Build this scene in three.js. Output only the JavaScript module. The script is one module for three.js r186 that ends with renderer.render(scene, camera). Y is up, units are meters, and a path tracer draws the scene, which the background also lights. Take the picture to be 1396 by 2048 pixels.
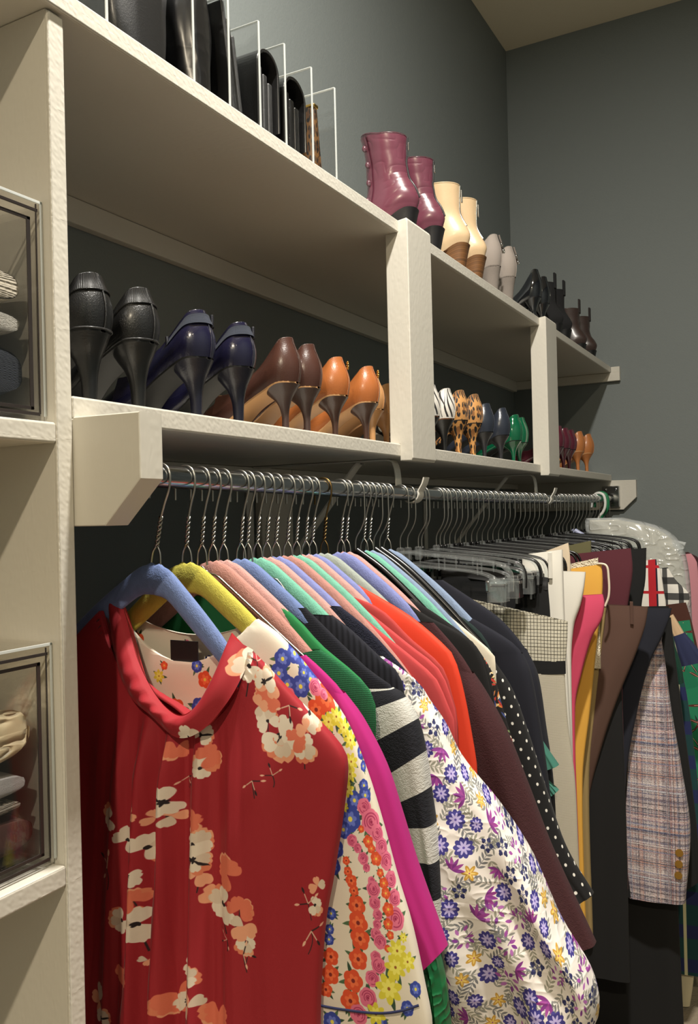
import * as THREE from 'three';
import { RoundedBoxGeometry } from 'three/addons/geometries/RoundedBoxGeometry.js';
import { mergeGeometries } from 'three/addons/utils/BufferGeometryUtils.js';
import { RectAreaLightUniformsLib } from 'three/addons/lights/RectAreaLightUniformsLib.js';
RectAreaLightUniformsLib.init();

// ---------------------------------------------------------------- camera, light, exposure
// x runs along the closet rod away from the lens, y is up, z comes out of the back wall into the room (metres)
const scene = new THREE.Scene();
scene.background = new THREE.Color(0x000000);
const camera = new THREE.PerspectiveCamera(62.07, 1396 / 2048, 0.05, 30);
camera.position.set(-0.63, 1.25, 1.11);
{
  const m = new THREE.Matrix4().makeBasis(
    new THREE.Vector3(0.4759, -0.024, 0.87917), new THREE.Vector3(0.00853, 0.99971, 0.02267), new THREE.Vector3(-0.87946, -0.00329, 0.47596));
  camera.quaternion.setFromRotationMatrix(m);
}
scene.add(camera);
const renderer = new THREE.WebGLRenderer({ antialias: true });
renderer.toneMapping = THREE.LinearToneMapping;
renderer.toneMappingExposure = 1.0;
renderer.shadowMap.enabled = true;
const LAMPS = [   // recessed ceiling downlights: x, z, intensity, colour
  { x: 0.16, z: 0.98, power: 3700, color: new THREE.Color().setRGB(1, 0.95, 0.86) },
  { x: -2.6, z: 1.75, power: 3800, color: new THREE.Color().setRGB(1, 0.86, 0.64) },
];
const CEIL = 3.107, WALL_BACK = 0.072, WALL_FAR = 2.712;

// ---------------------------------------------------------------- helpers
const rng = (a) => () => { a |= 0; a = (a + 0x6d2b79f5) | 0; let t = Math.imul(a ^ (a >>> 15), 1 | a); t = (t + Math.imul(t ^ (t >>> 7), 61 | t)) ^ t; return ((t ^ (t >>> 14)) >>> 0) / 4294967296; };
const V = (x, y, z) => new THREE.Vector3(x, y, z);
const clamp = (x, a = 0, b = 1) => Math.min(b, Math.max(a, x));
const lerp = (a, b, t) => a + (b - a) * t;
const smooth = (a, b, x) => { const t = clamp((x - a) / (b - a)); return t * t * (3 - 2 * t); };
const hash = (i, j, s) => { let h = Math.imul(i, 374761393) ^ Math.imul(j, 668265263) ^ Math.imul(s, 2246822519); h = Math.imul(h ^ (h >>> 13), 1274126177); return ((h ^ (h >>> 16)) >>> 0) / 4294967296; };
function vnoise(x, y, s = 1, p = 0) {   // value noise, tiling with period p when given
  const i = Math.floor(x), j = Math.floor(y), f = x - i, g = y - j, w = (k) => (p ? ((k % p) + p) % p : k);
  const a = f * f * (3 - 2 * f), b = g * g * (3 - 2 * g);
  return lerp(lerp(hash(w(i), w(j), s), hash(w(i + 1), w(j), s), a), lerp(hash(w(i), w(j + 1), s), hash(w(i + 1), w(j + 1), s), a), b);
}
// piecewise curve through [x, y] pairs, smooth between them
const curve = (pts) => (t) => {
  let k = 0; while (k < pts.length - 2 && t > pts[k + 1][0]) k++;
  const p1 = pts[k], p2 = pts[k + 1], p0 = pts[k - 1] || p1, p3 = pts[k + 2] || p2, h = p2[0] - p1[0], s = clamp((t - p1[0]) / h);
  const m = (a, b) => (b[0] - a[0] ? (b[1] - a[1]) / (b[0] - a[0]) : 0), m1 = p0 === p1 ? m(p1, p2) : m(p0, p2), m2 = p3 === p2 ? m(p1, p2) : m(p1, p3);
  const s2 = s * s, s3 = s2 * s;
  return (2 * s3 - 3 * s2 + 1) * p1[1] + (s3 - 2 * s2 + s) * h * m1 + (3 * s2 - 2 * s3) * p2[1] + (s3 - s2) * h * m2;
};
// surface over (u, v): f returns [x, y, z] or [x, y, z, s, t] with its own texture coordinates
function grid(nu, nv, f, closeU = false) {
  const pos = [], uv = [], idx = [];
  for (let j = 0; j <= nv; j++) for (let i = 0; i <= nu; i++) { const q = f(i / nu, j / nv); pos.push(q[0], q[1], q[2]); uv.push(q[3] ?? i / nu, q[4] ?? j / nv); }
  for (let j = 0; j < nv; j++) for (let i = 0; i < nu; i++) { const a = j * (nu + 1) + i, b = a + 1, c = a + nu + 1, d = c + 1; idx.push(a, b, d, a, d, c); }
  const g = new THREE.BufferGeometry();
  g.setAttribute('position', new THREE.Float32BufferAttribute(pos, 3));
  g.setAttribute('uv', new THREE.Float32BufferAttribute(uv, 2));
  g.setIndex(idx); g.computeVertexNormals();
  if (closeU) {
    const n = g.attributes.normal;
    for (let j = 0; j <= nv; j++) {
      const a = j * (nu + 1), b = a + nu, v = V(n.getX(a) + n.getX(b), n.getY(a) + n.getY(b), n.getZ(a) + n.getZ(b)).normalize();
      n.setXYZ(a, v.x, v.y, v.z); n.setXYZ(b, v.x, v.y, v.z);
    }
  }
  return g;
}
const tube = (pts, r, seg = 24, rad = 6, closed = false) => new THREE.TubeGeometry(new THREE.CatmullRomCurve3(pts.map((p) => (p.isVector3 ? p : V(...p))), closed, 'centripetal'), seg, r, rad, closed);
const polyTube = (pts, r, rad = 6) => {   // straight runs joined at the corners
  const path = new THREE.CurvePath(); for (let i = 0; i + 1 < pts.length; i++) path.add(new THREE.LineCurve3(V(...pts[i]), V(...pts[i + 1])));
  return new THREE.TubeGeometry(path, pts.length * 6, r, rad, false);
};
const rbox = (w, h, d, x = 0, y = 0, z = 0, r = 0.002, s = 2) => { const g = new RoundedBoxGeometry(w, h, d, s, Math.min(r, w / 2.01, h / 2.01, d / 2.01)); g.translate(x, y, z); return g; };
const span = (x0, x1, y0, y1, z0, z1, r = 0.002, s = 2) => rbox(x1 - x0, y1 - y0, z1 - z0, (x0 + x1) / 2, (y0 + y1) / 2, (z0 + z1) / 2, r, s);
function metreUV(g, k = 1) {   // box-projected texture coordinates in metres
  const p = g.attributes.position, n = g.attributes.normal, uv = [];
  for (let i = 0; i < p.count; i++) {
    const ax = Math.abs(n.getX(i)), ay = Math.abs(n.getY(i)), az = Math.abs(n.getZ(i));
    if (ax >= ay && ax >= az) uv.push(p.getZ(i) * k, p.getY(i) * k); else if (ay >= az) uv.push(p.getX(i) * k, p.getZ(i) * k); else uv.push(p.getX(i) * k, p.getY(i) * k);
  }
  g.setAttribute('uv', new THREE.Float32BufferAttribute(uv, 2)); return g;
}
const clean = (g) => { const h = g.index ? g.toNonIndexed() : g.clone(); for (const k of Object.keys(h.attributes)) if (!['position', 'normal', 'uv'].includes(k)) h.deleteAttribute(k); return h; };
const merge = (list) => mergeGeometries(list.map(clean), false);
const taken = new Map();
const numbered = (n) => { const k = taken.get(n) || 0; taken.set(n, k + 1); return k ? n + '_' + String(k).padStart(3, '0') : n; };
const lit = (o) => { o.traverse((m) => { if (m.isMesh) { m.castShadow = true; m.receiveShadow = true; } }); return o; };
function part(parent, name, geo, mat, label) { const m = new THREE.Mesh(geo, mat); m.name = name; m.castShadow = m.receiveShadow = true; if (label) m.userData.label = label; parent.add(m); return m; }
function thing(name, label, category, [x, y, z] = [0, 0, 0], turn = 0, group) {
  const o = new THREE.Group(); o.name = numbered(name); o.position.set(x, y, z); o.rotation.y = turn; o.userData = { label, category };
  if (group) o.userData.group = group; scene.add(o); return o;
}
function copyOf(o, label, group) { const c = o.clone(); c.name = numbered(o.name.replace(/_\d{3}$/, '')); c.userData = { ...o.userData, label: label ?? o.userData.label }; if (group) c.userData.group = group; scene.add(c); return c; }
function structure(name, geo, mat) { const m = part(scene, name, geo, mat); m.userData.kind = 'structure'; return m; }

// ---------------------------------------------------------------- textures
function canvasTex(w, h, draw, rep = [1, 1], srgb = true) {
  const c = document.createElement('canvas'); c.width = w; c.height = h; draw(c.getContext('2d'), w, h);
  const t = new THREE.CanvasTexture(c); if (srgb) t.colorSpace = THREE.SRGBColorSpace;
  t.wrapS = t.wrapT = THREE.RepeatWrapping; t.repeat.set(...rep); t.magFilter = THREE.LinearFilter; return t;
}
function dataTex(n, f, rep = [1, 1], srgb = false) {   // f(x, y) -> grey or [r, g, b], 0..255
  const d = new Uint8Array(n * n * 4);
  for (let y = 0; y < n; y++) for (let x = 0; x < n; x++) { const q = f(x, y), o = (y * n + x) * 4, a = Array.isArray(q) ? q : [q, q, q]; d[o] = clamp(a[0], 0, 255); d[o + 1] = clamp(a[1], 0, 255); d[o + 2] = clamp(a[2], 0, 255); d[o + 3] = 255; }
  const t = new THREE.DataTexture(d, n, n); t.wrapS = t.wrapT = THREE.RepeatWrapping; t.repeat.set(...rep); t.magFilter = THREE.LinearFilter; if (srgb) t.colorSpace = THREE.SRGBColorSpace; t.needsUpdate = true; return t;
}
const again = (t, a, b = a) => { const c = t.clone(); c.repeat.set(a, b); c.needsUpdate = true; return c; };
const T = {
  brush: dataTex(256, (x, y) => 128 + 70 * (vnoise(x / 3 + 3 * vnoise(x / 32, y / 32, 7, 8), y / 16, 1, 0) - 0.5) + 90 * (vnoise(x / 8, y / 8, 2, 32) - 0.5)),
  orange: dataTex(256, (x, y) => 128 + 110 * (vnoise(x / 4, y / 4, 3, 64) - 0.5) + 70 * (vnoise(x / 16, y / 16, 4, 16) - 0.5)),
  roller: dataTex(256, (x, y) => { const a = vnoise((x + y) / 10, (x - y) / 16, 5, 0), b = vnoise(x / 8, y / 8, 6, 32); return 128 + 120 * (a - 0.5) + 60 * (b - 0.5); }),
  weave: dataTex(128, (x, y) => 128 + 60 * Math.sin(x * Math.PI / 4) * Math.sin(y * Math.PI / 4) + 50 * (vnoise(x / 2, y / 2, 8, 64) - 0.5)),
  knit: dataTex(128, (x, y) => { const cx = (x % 16) / 16 - 0.5, cy = ((y + 14 * Math.abs(cx)) % 16) / 16 - 0.5; return 215 * (1 - 1.3 * Math.abs(cy)) * (1 - 1.1 * (Math.abs(cx) > 0.42 ? 0.6 : 0)); }),
  rib: dataTex(64, (x) => 128 + 120 * Math.sin(x * Math.PI / 8)),
  fuzz: dataTex(256, (x, y) => 90 + 110 * vnoise(x / 1.5, y / 1.5, 9, 0) + 60 * vnoise(x / 5, y / 5, 10, 0)),
  leather: dataTex(256, (x, y) => { const a = Math.abs(vnoise(x / 4, y / 4, 11, 64) - 0.5), b = Math.abs(vnoise(x / 8, y / 8, 12, 32) - 0.5); return 255 * Math.min(1, 2.4 * Math.min(a + 0.1, b + 0.15)); }),
  fleck: dataTex(256, (x, y) => { const f = vnoise(x / 1.2, y / 1.2, 41, 0); return 205 + 34 * vnoise(x / 9, y / 9, 42, 0) + (f > 0.93 ? 60 : 0); }),
  wrinkle: dataTex(256, (x, y) => 255 * Math.pow(1 - Math.abs(2 * vnoise(x / 24 + 1.5 * vnoise(x / 40, y / 40, 13, 0), y / 12, 14, 0) - 1), 3)),
};
// ---------------------------------------------------------------- materials
const rgb = (r, g, b) => new THREE.Color().setRGB(r / 255, g / 255, b / 255, THREE.SRGBColorSpace);
const std = (c, o = {}) => new THREE.MeshStandardMaterial({ color: c, roughness: 0.6, ...o });
const phys = (c, o = {}) => new THREE.MeshPhysicalMaterial({ color: c, roughness: 0.6, ...o });
const CREAM = rgb(207, 202, 190);
const M = {
  cream: std(CREAM, { roughness: 0.42, bumpMap: again(T.brush, 5), bumpScale: 0.0004 }),
  creamEdge: std(CREAM, { roughness: 0.5, bumpMap: again(T.roller, 9), bumpScale: 0.0005 }),
  wall: std(rgb(117, 123, 122), { roughness: 0.75, bumpMap: again(T.orange, 5), bumpScale: 0.0005 }),
  ceiling: std(rgb(226, 215, 190), { roughness: 0.9, bumpMap: again(T.orange, 4), bumpScale: 0.0005 }),
  carpet: std(rgb(152, 138, 118), { roughness: 1, bumpMap: again(T.fuzz, 6), bumpScale: 0.003 }),
  galv: std(rgb(176, 180, 184), { metalness: 1, roughness: 0.34, roughnessMap: again(T.orange, 6, 3) }),
  chrome: std(rgb(205, 205, 205), { metalness: 1, roughness: 0.16 }),
  wire: std(rgb(190, 188, 182), { metalness: 1, roughness: 0.28 }),
  bronze: std(rgb(120, 98, 62), { metalness: 1, roughness: 0.35 }),
  bracket: std(rgb(226, 222, 212), { roughness: 0.45 }),
  whitePlastic: std(rgb(228, 228, 222), { roughness: 0.4 }),
  greenPlastic: std(rgb(28, 120, 76), { roughness: 0.45 }),
  lilacPlastic: std(rgb(170, 176, 208), { roughness: 0.35 }),
  blackPlastic: std(rgb(16, 16, 17), { roughness: 0.28 }),
  acrylic: phys(rgb(250, 250, 250), { roughness: 0.03, transmission: 1, ior: 1.49 }),
  acrylicEdge: phys(rgb(226, 230, 228), { roughness: 0.35, transmission: 0.35, ior: 1.49 }),
  smokeEdge: phys(rgb(58, 52, 50), { roughness: 0.2, transmission: 0.25, ior: 1.49 }),
  poly: phys(rgb(235, 238, 238), { roughness: 0.12, transmission: 0.62, ior: 1.4, bumpMap: again(T.wrinkle, 3), bumpScale: 0.003 }),
  glow: std(0x000000, { emissive: LAMPS[0].color.clone(), emissiveIntensity: 6 }),
  trimRing: std(rgb(225, 222, 214), { roughness: 0.4 }),
};
const cloth = (c, o = {}) => phys(c, { roughness: 0.92, sheen: 0.25, sheenRoughness: 0.6, sheenColor: c.isColor ? c.clone().lerp(new THREE.Color(1, 1, 1), 0.12) : new THREE.Color(0.6, 0.6, 0.6), bumpMap: again(T.weave, 60), bumpScale: 0.0002, ...o });
const knitted = (c, k = 45, b = 0.0008) => cloth(c, { bumpMap: again(T.knit, k), bumpScale: b, roughness: 1 });
const velvet = (c) => phys(c, { map: again(T.fleck, 7), roughness: 1, sheen: 0.9, sheenRoughness: 0.45, sheenColor: c.clone().lerp(new THREE.Color(1, 1, 1), 0.55), bumpMap: again(T.fuzz, 9), bumpScale: 0.0007 });
const leather = (c, o = {}) => phys(c, { roughness: 0.34, clearcoat: 0.35, clearcoatRoughness: 0.22, bumpMap: again(T.leather, 9), bumpScale: 0.00012, ...o });

// ---------------------------------------------------------------- lamps
for (const [k, l] of LAMPS.entries()) {
  const o = thing('recessed_downlight', k ? 'recessed ceiling downlight over the open side of the closet' : 'recessed ceiling downlight nearest the shelves and the rod', 'ceiling light', [l.x, CEIL, l.z]);
  part(o, 'trim_ring', new THREE.LatheGeometry([[0.05, -0.0005], [0.075, -0.0015], [0.078, -0.005], [0.07, -0.008], [0.05, -0.004], [0.05, -0.0005]].map((p) => new THREE.Vector2(...p)), 40), M.trimRing);
  const d = new THREE.CircleGeometry(0.05, 32); d.rotateX(Math.PI / 2); d.translate(0, -0.003, 0);
  part(o, 'lens', d, M.glow, 'glowing frosted lens');
  const a = new THREE.RectAreaLight(l.color, l.power, 0.085, 0.085);
  a.position.set(l.x, CEIL - 0.01, l.z); a.lookAt(l.x, 0, l.z); a.castShadow = true; scene.add(a);
}

// ---------------------------------------------------------------- room shell
const X0 = -3.4, Z1 = 2.3;
structure('wall_back', metreUV(span(X0 - 0.1, WALL_FAR + 0.1, 0, CEIL + 0.1, WALL_BACK - 0.1, WALL_BACK, 0.001, 1)), M.wall);
structure('wall_right', metreUV(span(WALL_FAR, WALL_FAR + 0.1, 0, CEIL + 0.1, WALL_BACK, Z1, 0.001, 1)), M.wall);
structure('wall_left', metreUV(span(X0 - 0.1, X0, 0, CEIL + 0.1, WALL_BACK, Z1, 0.001, 1)), M.wall);
structure('wall_front', metreUV(span(X0 - 0.1, WALL_FAR + 0.1, 0, CEIL + 0.1, Z1, Z1 + 0.1, 0.001, 1)), M.wall);
structure('floor', metreUV(span(X0 - 0.1, WALL_FAR + 0.1, -0.1, 0, WALL_BACK - 0.1, Z1 + 0.1, 0.001, 1)), M.carpet);
structure('ceiling', metreUV(span(X0, WALL_FAR, CEIL, CEIL + 0.1, WALL_BACK, Z1, 0.001, 1)), M.ceiling);

// ---------------------------------------------------------------- the built-in shelves, all fixed together
const U0 = 1.767, U1 = 1.789, W0 = 1.355, W1 = 1.378, FRONT = 0.451, UFRONT = 0.457, TX = -0.62;
{
  const s = thing('closet_shelving', 'cream painted built-in closet shelving with two posts and a cubby tower', 'shelving');
  const B = (name, x0, x1, y0, y1, z0, z1, mat = M.cream, r = 0.002) => part(s, name, metreUV(span(x0, x1, y0, y1, z0, z1, r, 3)), mat);
  B('upper_shelf', TX, WALL_FAR - 0.001, U0, U1, WALL_BACK + 0.001, UFRONT - 0.004);
  B('shelf_edging', TX, WALL_FAR - 0.02, U0 - 0.0005, U1 + 0.0005, UFRONT - 0.005, UFRONT, M.creamEdge, 0.0024);
  B('lower_shelf', 0.001, WALL_FAR - 0.001, W0, W1, WALL_BACK + 0.001, FRONT - 0.004);
  B('shelf_edging', 0.001, WALL_FAR - 0.02, W0 - 0.0005, W1 + 0.0005, FRONT - 0.006, FRONT, M.creamEdge, 0.0028);
  B('side_panel', -0.02, 0, 0, U0 - 0.0005, WALL_BACK + 0.001, FRONT - 0.004);
  B('panel_edging', -0.0205, 0.0005, 0.002, U0 - 0.003, FRONT - 0.006, FRONT, M.creamEdge, 0.0026);
  B('side_panel', TX - 0.02, TX, 0, U0, WALL_BACK + 0.001, FRONT);
  for (const [y0, y1] of [[1.329, 1.349], [0.8865, 0.9065], [0.444, 0.464]]) {
    B('cubby_shelf', TX, -0.0202, y0, y1, WALL_BACK + 0.001, FRONT - 0.004);
    B('shelf_edging', TX, -0.0202, y0 - 0.0005, y1 + 0.0005, FRONT - 0.007, FRONT - 0.001, M.creamEdge, 0.0028);
  }
  B('cubby_back', TX, -0.02, 0, U0, WALL_BACK, WALL_BACK + 0.006);
  for (const [x0, x1, n] of [[0.792, 0.901, 0], [1.72, 1.832, 0]]) {   // post with notches that clasp both shelf edges
    const sh = new THREE.Shape(); const q = [[0.432, W1 + 0.001], [0.432, U0 - 0.001], [UFRONT + 0.0004, U0 - 0.001], [UFRONT + 0.0004, 1.7875], [0.4725, 1.7895], [0.4745, 1.786], [0.4745, 1.352], [0.472, 1.348], [FRONT + 0.0005, 1.3485], [FRONT + 0.0005, W1 + 0.001]];
    q.forEach(([z, y], i) => (i ? sh.lineTo(-z, y) : sh.moveTo(-z, y)));
    const g = new THREE.ExtrudeGeometry(sh, { depth: x1 - x0 - 0.004, bevelEnabled: true, bevelSize: 0.0015, bevelThickness: 0.002, bevelSegments: 2 });
    g.rotateY(Math.PI / 2); g.translate(x0 + 0.002, 0, 0);
    part(s, 'post', metreUV(clean(g)), M.cream);
  }
  B('back_cleat', 0.001, WALL_FAR - 0.022, 1.725, U0 - 0.0005, WALL_BACK + 0.001, 0.091);
  B('end_cleat', WALL_FAR - 0.021, WALL_FAR - 0.001, 1.734, U0 - 0.0005, WALL_BACK + 0.001, 0.49);
  B('end_cleat_nose', WALL_FAR - 0.021, WALL_FAR - 0.001, U0 - 0.002, 1.7875, UFRONT + 0.0005, 0.49);
  B('back_stud', 0.867, 0.99, 1.0, W0 - 0.0005, WALL_BACK + 0.001, 0.09);
  B('back_cleat', 0.04, 0.866, 1.335, W0 - 0.0005, WALL_BACK + 0.001, 0.091);
  B('back_cleat', 0.991, WALL_FAR - 0.04, 1.335, W0 - 0.0005, WALL_BACK + 0.001, 0.091);
  const block = (x0, x1) => {   // support block: square at the back, chamfered under its nose
    const sh = new THREE.Shape(); const q = [[WALL_BACK + 0.002, 1.246], [0.4915, 1.246], [0.5385, 1.291], [0.5385, 1.3545], [FRONT + 0.001, 1.3555], [FRONT + 0.001, W0 - 0.001], [WALL_BACK + 0.002, W0 - 0.001]];
    q.forEach(([z, y], i) => (i ? sh.lineTo(-z, y) : sh.moveTo(-z, y)));
    const g = new THREE.ExtrudeGeometry(sh, { depth: x1 - x0 - 0.004, bevelEnabled: true, bevelSize: 0.0012, bevelThickness: 0.002, bevelSegments: 2 });
    g.rotateY(Math.PI / 2); g.translate(x0 + 0.002, 0, 0);
    part(s, 'support_block', metreUV(clean(g)), M.cream);
  };
  block(0.0006, 0.034); block(WALL_FAR - 0.023, WALL_FAR - 0.001);
}

// ---------------------------------------------------------------- rod and its brackets
const ROD_R = 0.0132, ROD_Z = 0.45;
const rodY = curve([[0, 1.3005], [0.13, 1.2995], [0.44, 1.294], [0.9, 1.286], [1.5, 1.282], [2.0, 1.283], [2.7, 1.287]]);
{
  const o = thing('closet_rod', 'long galvanised steel closet rod under the lower shelf', 'rod');
  const pts = []; for (let i = 0; i <= 20; i++) { const x = lerp(0.0345, 2.668, i / 20); pts.push(V(x, rodY(x), ROD_Z)); }
  part(o, 'tube', tube(pts, ROD_R, 80, 24), M.galv);
  const pl = span(2.668, 2.6885, 1.255, 1.335, 0.42, 0.482, 0.003, 2);
  part(o, 'flange', pl, M.chrome, 'chrome end flange');
  for (const [y, z] of [[1.322, 0.432], [1.322, 0.47], [1.268, 0.432]]) { const g = new THREE.SphereGeometry(0.005, 12, 8); g.scale(0.5, 1, 1); g.translate(2.6675, y, z); part(o, 'screw', g, M.galv); }
  const cup = new THREE.CylinderGeometry(0.019, 0.019, 0.026, 24, 1, true); cup.rotateZ(Math.PI / 2); cup.translate(2.656, 1.287, ROD_Z); part(o, 'socket', cup, M.chrome);
}
for (const [k, x] of [0.845, 1.775].entries()) {   // shelf and rod bracket: arm, brace, drop and the hook that carries the rod
  const o = thing('rod_bracket', k ? 'cream steel rod bracket under the post nearer the corner' : 'cream steel rod bracket under the post nearer the cubby tower', 'bracket');
  const w = 0.024, ry = rodY(x), strip = (name, pts, t = 0.003, lab) => {
    const L = [], n = 48, c = new THREE.CatmullRomCurve3(pts.map((p) => V(0, p[1], p[0])), false, 'catmullrom', 0.2), P = c.getSpacedPoints(n);
    const g = grid(8, n, (u, v) => {
      const i = Math.round(v * n), a = P[Math.max(0, i - 1)], b = P[Math.min(n, i + 1)], d = b.clone().sub(a).normalize(), nn = V(0, -d.z, d.y);
      const q = [[-1, -1], [0, -1], [1, -1], [1, 0], [1, 1], [0, 1], [-1, 1], [-1, 0], [-1, -1]][Math.round(u * 8)];
      return [x + q[0] * w / 2, P[i].y + nn.y * q[1] * t / 2, P[i].z + nn.z * q[1] * t / 2];
    });
    part(o, name, g, M.bracket, lab); void L;
  };
  strip('arm', [[0.094, W0 - 0.0025], [0.2, W0 - 0.0025], [0.33, W0 - 0.0025], [0.403, W0 - 0.0025], [0.413, W0 - 0.006], [0.418, W0 - 0.02], [0.42, ry + 0.03], [0.421, ry]]);
  const hk = []; for (let a = 180; a <= 375; a += 15) hk.push([ROD_Z + 0.0165 * Math.cos(a * Math.PI / 180), ry + 0.0165 * Math.sin(a * Math.PI / 180)]);
  strip('rod_hook', [[0.428, ry + 0.012], ...hk, [0.4745, ry + 0.018], [0.4785, ry + 0.03]], 0.003);
  strip('brace', [[0.094, 1.05], [0.096, 1.06], [0.2, 1.19], [0.33, W0 - 0.012], [0.345, W0 - 0.006]], 0.004);
  part(o, 'wall_leg', span(x - w / 2, x + w / 2, 1.04, W0 - 0.025, WALL_BACK + 0.0005, WALL_BACK + 0.004, 0.001), M.bracket);
}

// ---------------------------------------------------------------- shoes
// local frame: heel back at z = 0, toe towards -z, sole on y = 0
const SHOE_L = 0.222;
function lastShape(o) {
  const H = o.H, ball = 0.67;
  const ys = curve([[0, H + 0.002], [0.1, H], [0.22, H - 0.012], [0.36, H * 0.62], [0.52, H * 0.2 + 0.004], [ball, 0.0045], [0.82, 0.0045], [1, 0.008]]);
  const wB = o.round ? [[0.94, 0.026], [1, 0.004]] : [[0.92, 0.019], [1, 0.002]];
  const wc = curve([[0.12, 0.0272], [0.25, 0.0268], [0.42, 0.0262], [0.55, 0.032], [ball, 0.0375], [0.8, 0.034], ...wB]);
  const w = (t) => (t < 0.12 ? 0.0272 * Math.sqrt(Math.max(0, 1 - ((0.12 - t) / 0.12) ** 2)) : wc(t)) * (o.wide || 1);
  return { ys, w };
}
function pump(o) {
  const { ys, w } = lastShape(o), TH = 0.6, hB = o.hB || 0.064;
  const h = curve([[0, hB], [0.08, hB - 0.004], [0.25, o.low || 0.042], [0.42, 0.036], [0.6, 0.052]]);
  const side = (inset, yo) => (u, v) => {
    const s = Math.abs(1 - 2 * u), t = TH * Math.pow(s, 1.9), sg = u < 0.5 ? -1 : 1, hh = h(t);
    const bulge = 0.0045 * Math.sin(Math.PI * Math.min(1, v * 1.15)) - 0.0085 * v * v, ww = Math.max(0, w(t) - inset);
    const grow = 1 + (bulge / 0.027) * (t < 0.3 ? 1 : 0.7);
    return [sg * ww * grow, ys(t) + hh * v + yo, -t * SHOE_L - inset * (t < 0.05 ? 1 : 0) + (t < 0.12 ? bulge * (1 - t / 0.12) : 0), u * 0.4, v * 0.07];
  };
  const vamp = (inset) => (u, v) => {
    const t = lerp(TH - 0.02, 1, v), f = (u - 0.5) * Math.PI, hh = curve([[0.58, 0.052], [0.66, 0.049], [0.8, 0.032], [0.94, 0.02], [1, 0.006]])(t) - inset, ww = Math.max(0.0005, w(t) - inset);
    return [ww * Math.sign(f) * Math.pow(Math.abs(Math.sin(f)), 0.85), ys(t) + hh * Math.pow(Math.max(0, Math.cos(f)), 0.75), -t * SHOE_L, u * 0.12, v * 0.1];
  };
  const root = new THREE.Group();
  part(root, 'upper', merge([grid(56, 12, side(0, 0)), grid(20, 12, vamp(0))]), o.upper);
  part(root, 'lining', merge([grid(48, 6, side(0.0022, 0.001)), grid(14, 8, vamp(0.002)), grid(8, 24, (u, v) => { const t = lerp(0.004, 0.99, v); return [(u * 2 - 1) * w(t) * 0.97, ys(t) + 0.002, -t * SHOE_L]; })]), o.lining || S.tan);
  const rim = []; for (let i = 0; i <= 40; i++) { const q = side(0.001, 0)(lerp(0.02, 0.98, i / 40), 1); rim.push(V(q[0], q[1], q[2])); }
  part(root, 'topline', tube(rim, 0.0012, 80, 5), o.trim || o.upper);
  const seam = []; for (let i = 0; i <= 10; i++) { const q = side(-0.0004, 0)(0.5, i / 10); seam.push(V(q[0], q[1], q[2] + 0.0003)); }
  part(root, 'back_seam', tube(seam, o.seamR || 0.0009, 16, 5), o.trim || o.upper);
  part(root, 'outsole', merge([
    grid(10, 40, (u, v) => { const t = lerp(0.001, 1, v), a = u * 2 - 1; return [-a * w(t) * 0.985, ys(t) - 0.0032 + 0.0012 * a * a, -t * SHOE_L, u * 0.06, v * 0.22]; }),
    ...[-1, 1].map((sg) => grid(2, 40, (u, v) => { const t = lerp(0.001, 1, v); return [sg * w(t) * lerp(0.985, 1.005, u), ys(t) - 0.0022 + 0.0026 * u, -t * SHOE_L]; }))]), o.sole);
  // heel: seat outline at the top, slim shaft, small tip
  const hz = o.heelLen || 0.052, tip = o.tip || 0.0048, lean = o.lean ?? 0.021, H = o.H;
  const fr = curve(o.heelCurve || [[0, 1], [0.12, 0.8], [0.3, 0.5], [0.5, 0.3], [0.75, 0.2], [1, 0.18]]);
  const ring = (u, v, y0) => {
    const a = u * Math.PI * 2, k = fr(v), rx = Math.max(tip, 0.0268 * k), rz = Math.max(tip, (hz / 2) * k * 0.98), zc = lerp(-hz / 2 + 0.0004, -lean - 0.002, smooth(0, 0.75, v));
    const z = zc + rz * Math.sin(a), t = clamp(-z / SHOE_L), yt = ys(t) - 0.0022;
    return [rx * Math.cos(a), v === 0 ? yt : lerp(yt, y0, v), Math.min(z, 0.0008), u * 0.12, v * 0.08];
  };
  part(root, 'heel', grid(24, 22, (u, v) => ring(u, v, 0.004), true), o.heel || o.upper);
  part(root, 'heel_tip', merge([(() => { const g = new THREE.CylinderGeometry(tip * 1.12, tip * 1.12, 0.0045, 16); g.translate(0, 0.00235, -lean - 0.002); return g; })()]), o.tipMat || S.rubber);
  return { root, side, h, ys, w, vamp };
}
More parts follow.
